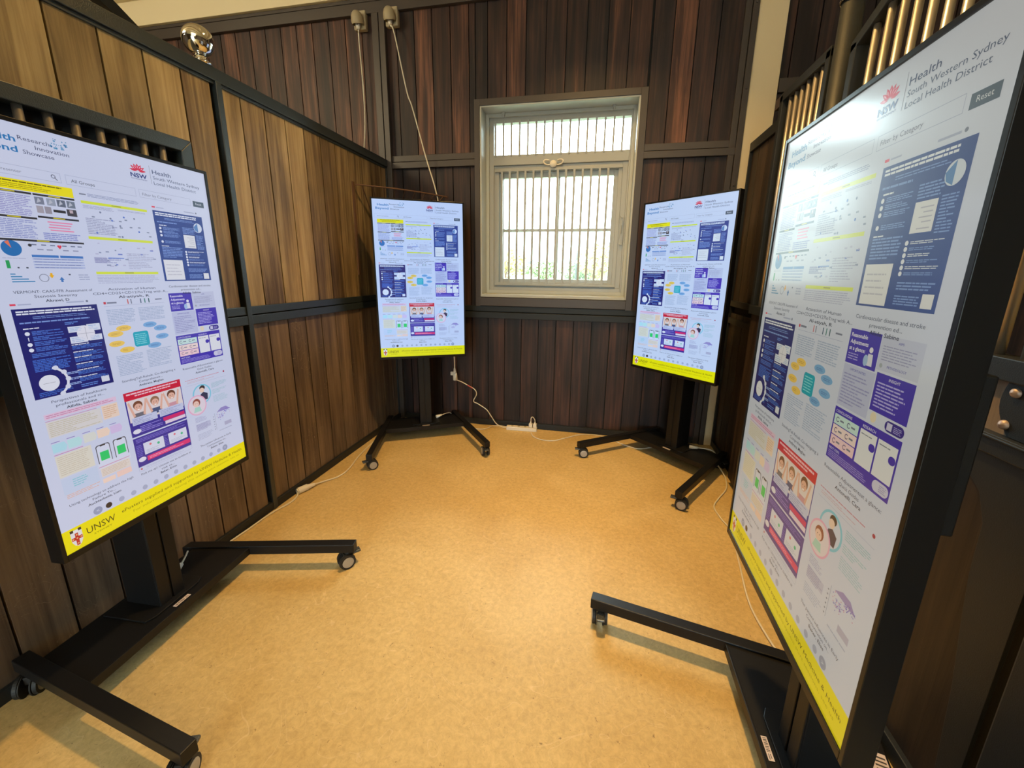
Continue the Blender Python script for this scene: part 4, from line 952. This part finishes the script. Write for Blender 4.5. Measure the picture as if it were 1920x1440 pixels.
# ================================================================== CABLES AND SMALL THINGS
def cable(name, pts, r, label, m_=None, group=None, cat='cable'):
    o0 = Vector(pts[0]); o = MB().tube([Vector(p)-o0 for p in pts], r, 8, 10).build(name, m_ or M['cord'], None, smooth=True)
    o.location = o0; return tag(o, label, cat, group)
def socket(x, label):
    o = empty('power_socket', (x, -.035, 3.47)); tag(o, label, 'power socket', 'power sockets under the eave')
    MB().box((-.055, -.012, -.065), (.055, .034, .075)).build('back_box', M['socket'], o, bevel=.01)
    h = MB(); h.lathe([(.046, 0), (.050, .018), (.046, .05), (.036, .075), (.020, .09), (.0005, .094)], 24, (0, -.25, 1), (0, -.035, -.04)); h.build('hood', M['socket'], o, smooth=True)
    MB().cyl((0, -.035, -.035), (0, -.035, -.075), .024, 18, .012).build('plug', M['whiteplastic'], o, smooth=True)
socket(-.165, 'cream weatherproof socket under the eave, left of the twin post')
socket(.122, 'cream weatherproof socket under the eave, right of the twin post')
cable('hanging_cord', [(-.165, -.07, 3.395), (-.168, -.065, 3.3), (-.16, -.06, 2.95), (-.165, -.06, 2.7), (-.185, -.07, 2.48), (-.19, -.1, 2.2), (-.2, -.12, 1.2), (-.22, -.14, .01)], .0055,
      'white power cord hanging straight down behind the left partition', group='hanging power cords')
cable('hanging_cord', [(.122, -.07, 3.395), (.162, -.085, 3.33), (.255, -.1, 2.91), (.301, -.1, 2.776), (.405, -.1, 2.399), (.501, -.1, 2.061), (.56, -.1, 1.6), (.60, -.1, 1.1), (.62, -.1, .70), (.622, -.1, .56)], .0055,
      'white power cord hanging slantwise from right socket to behind back left display', group='hanging power cords')
cn = empty('cord_connector', (.628, -.1, .50)); tag(cn, 'white cord connector hanging below the back left display', 'connector')
MB().cyl((0, 0, -.045), (-.004, 0, .02), .022, 14, .019).cyl((-.004, 0, .02), (-.007, 0, .07), .017, 14, .007).build('plug_body', M['whiteplastic'], cn, smooth=True)
MB().box((-.045, -.01, .0), (-.015, .012, .035)).build('side_tab', M['whiteplastic'], cn, bevel=.004)
cable('power_cable', [(.640, -.1, .455), (.69, -.1, .44), (.765, -.1, .404), (.817, -.1, .375), (.835, -.1, .33), (.806, -.1, .259), (.85, -.1, .235), (.932, -.1, .185), (.98, -.1, .12), (1.03, -.09, .045), (1.10, -.08, .012), (1.135, -.07, .025)], .0045,
      'white cable wandering down from the hanging connector to the power strip')
cable('red_tape', [(.745, -.1, .414), (.775, -.1, .398), (.80, -.1, .386)], .0056, 'red tape wrapped round the white cable below back left display', M['red'], cat='tape')
ps = empty('power_strip', (1.27, -.075, 0)); ps.rotation_euler.z = .06; tag(ps, 'white power strip on the floor against the back wall', 'power strip')
MB().box((-.145, -.027, 0), (.145, .027, .035)).build('body', M['whiteplastic'], ps, bevel=.005)
for k in range(4): MB().box((-.10+.062*k, -.012, .035), (-.08+.062*k, .012, .038)).build('outlet', M['socket'], ps)
for x in (.085, .125):
    o = MB().box((-.016, -.016, .0), (.016, .016, .035)).cyl((0, 0, .03), (0, 0, .055), .010, 10, .006).build('adaptor', M['whiteplastic'], None, bevel=.003)
    o.location = (1.27+x, -.075+.004, .035+.003); tag(o, 'white plug in the power strip, %s of two' % ('left' if x < .1 else 'right'), 'plug', 'plugs in the power strip')
cable('plug_lead', [(1.357, -.072, .093), (1.36, -.08, .13), (1.375, -.09, .145), (1.392, -.08, .12), (1.395, -.072, .093)], .004, 'short white lead looping above the two plugs')
cable('floor_cable', [(1.37, -.13, .006), (1.41, -.22, .006), (1.50, -.27, .006), (1.60, -.26, .006), (1.70, -.17, .006), (1.82, -.07, .006), (1.95, -.045, .006), (2.06, -.08, .006), (2.14, -.16, .006), (2.30, -.26, .006), (2.45, -.20, .006), (2.60, -.15, .006)], .0045,
      'white cable on the floor from power strip to back right display')
cable('floor_cable', [(1.13, -.05, .006), (1.05, -.03, .006), (.98, -.06, .006), (.93, -.14, .006), (.86, -.16, .006), (.76, -.12, .006), (.70, -.15, .006)], .0045,
      'white cable on the floor between power strip and back left display')
cable('extension_cord', [(.42, -.22, .006), (.33, -.17, .006), (.20, -.20, .006), (.11, -.32, .006), (.07, -.60, .006), (.10, -.90, .006), (.155, -1.14, .006), (.15, -1.26, .006), (.10, -1.34, .008), (.075, -1.41, .02)], .0055,
      'white extension cord along left partition, far half up to the connector')
cable('extension_cord', [(.028, -1.515, .02), (.05, -1.55, .006), (.062, -1.62, .006), (.035, -1.75, .006), (.03, -1.90, .006), (.026, -2.05, .006), (.05, -2.2, .006), (.12, -2.3, .006)], .0055,
      'white extension cord along left partition, near half behind near left display')
cj = empty('cord_joint', (.052, -1.465, .022)); cj.rotation_euler.z = math.atan2(.11, .045)-PI/2*0; tag(cj, 'tan cord coupling on the floor against the left baseboard', 'connector')
MB().cyl((-.055, 0, 0), (.01, 0, 0), .021, 16, .021).cyl((.01, 0, 0), (.06, 0, -.004), .018, 16, .009).cyl((-.055, 0, 0), (-.062, 0, 0), .015, 16).build('coupling_body', M['whiteplastic'], cj, smooth=False)
cable('floor_cable', [(2.87, -.50, .05), (2.90, -.62, .006), (2.86, -.80, .006), (2.77, -.95, .006), (2.715, -1.06, .006), (2.72, -1.18, .006), (2.745, -1.30, .006), (2.73, -1.42, .006), (2.70, -1.6, .006), (2.66, -1.9, .006), (2.70, -2.2, .006)], .0048,
      'white cable winding on the floor between the two right displays')
cable('spare_cable', [(2.54, -.10, .02), (2.58, -.14, .05), (2.63, -.10, .07), (2.67, -.15, .04), (2.66, -.20, .012), (2.72, -.24, .006), (2.79, -.24, .006), (2.84, -.30, .006), (2.80, -.36, .006), (2.74, -.33, .006)], .0045,
      'coil of pale cable at foot of the cream column')
# things half hidden below the near right display
pb2 = empty('power_board', (2.90-.085, -2.46, 0)); pb2.rotation_euler.z = 1.35; tag(pb2, 'black power board with pale sticker under the near right display', 'power board')
MB().box((-.12, -.03, 0), (.12, .03, .04)).build('body', M['black'], pb2, bevel=.006)
MB().box((-.05, -.022, .0402), (.02, .022, .0406)).build('sticker', M['sticker'], pb2)
for k in range(5): MB().box((-.045+.012*k, -.018, .0407), (-.040+.012*k, .012, .0409)).build('print', M['ink'], pb2)
pw = MB(); pw.prism([(-.06, -.03), (.055, -.035), (.06, .025), (-.05, .035)], 'z', 0, .035)
o = pw.build('power_adaptor', M['whiteplastic'], None, bevel=.008); o.location = (2.68, -2.50, 0); tag(o, 'white power adaptor on the floor below the near right display', 'adaptor')
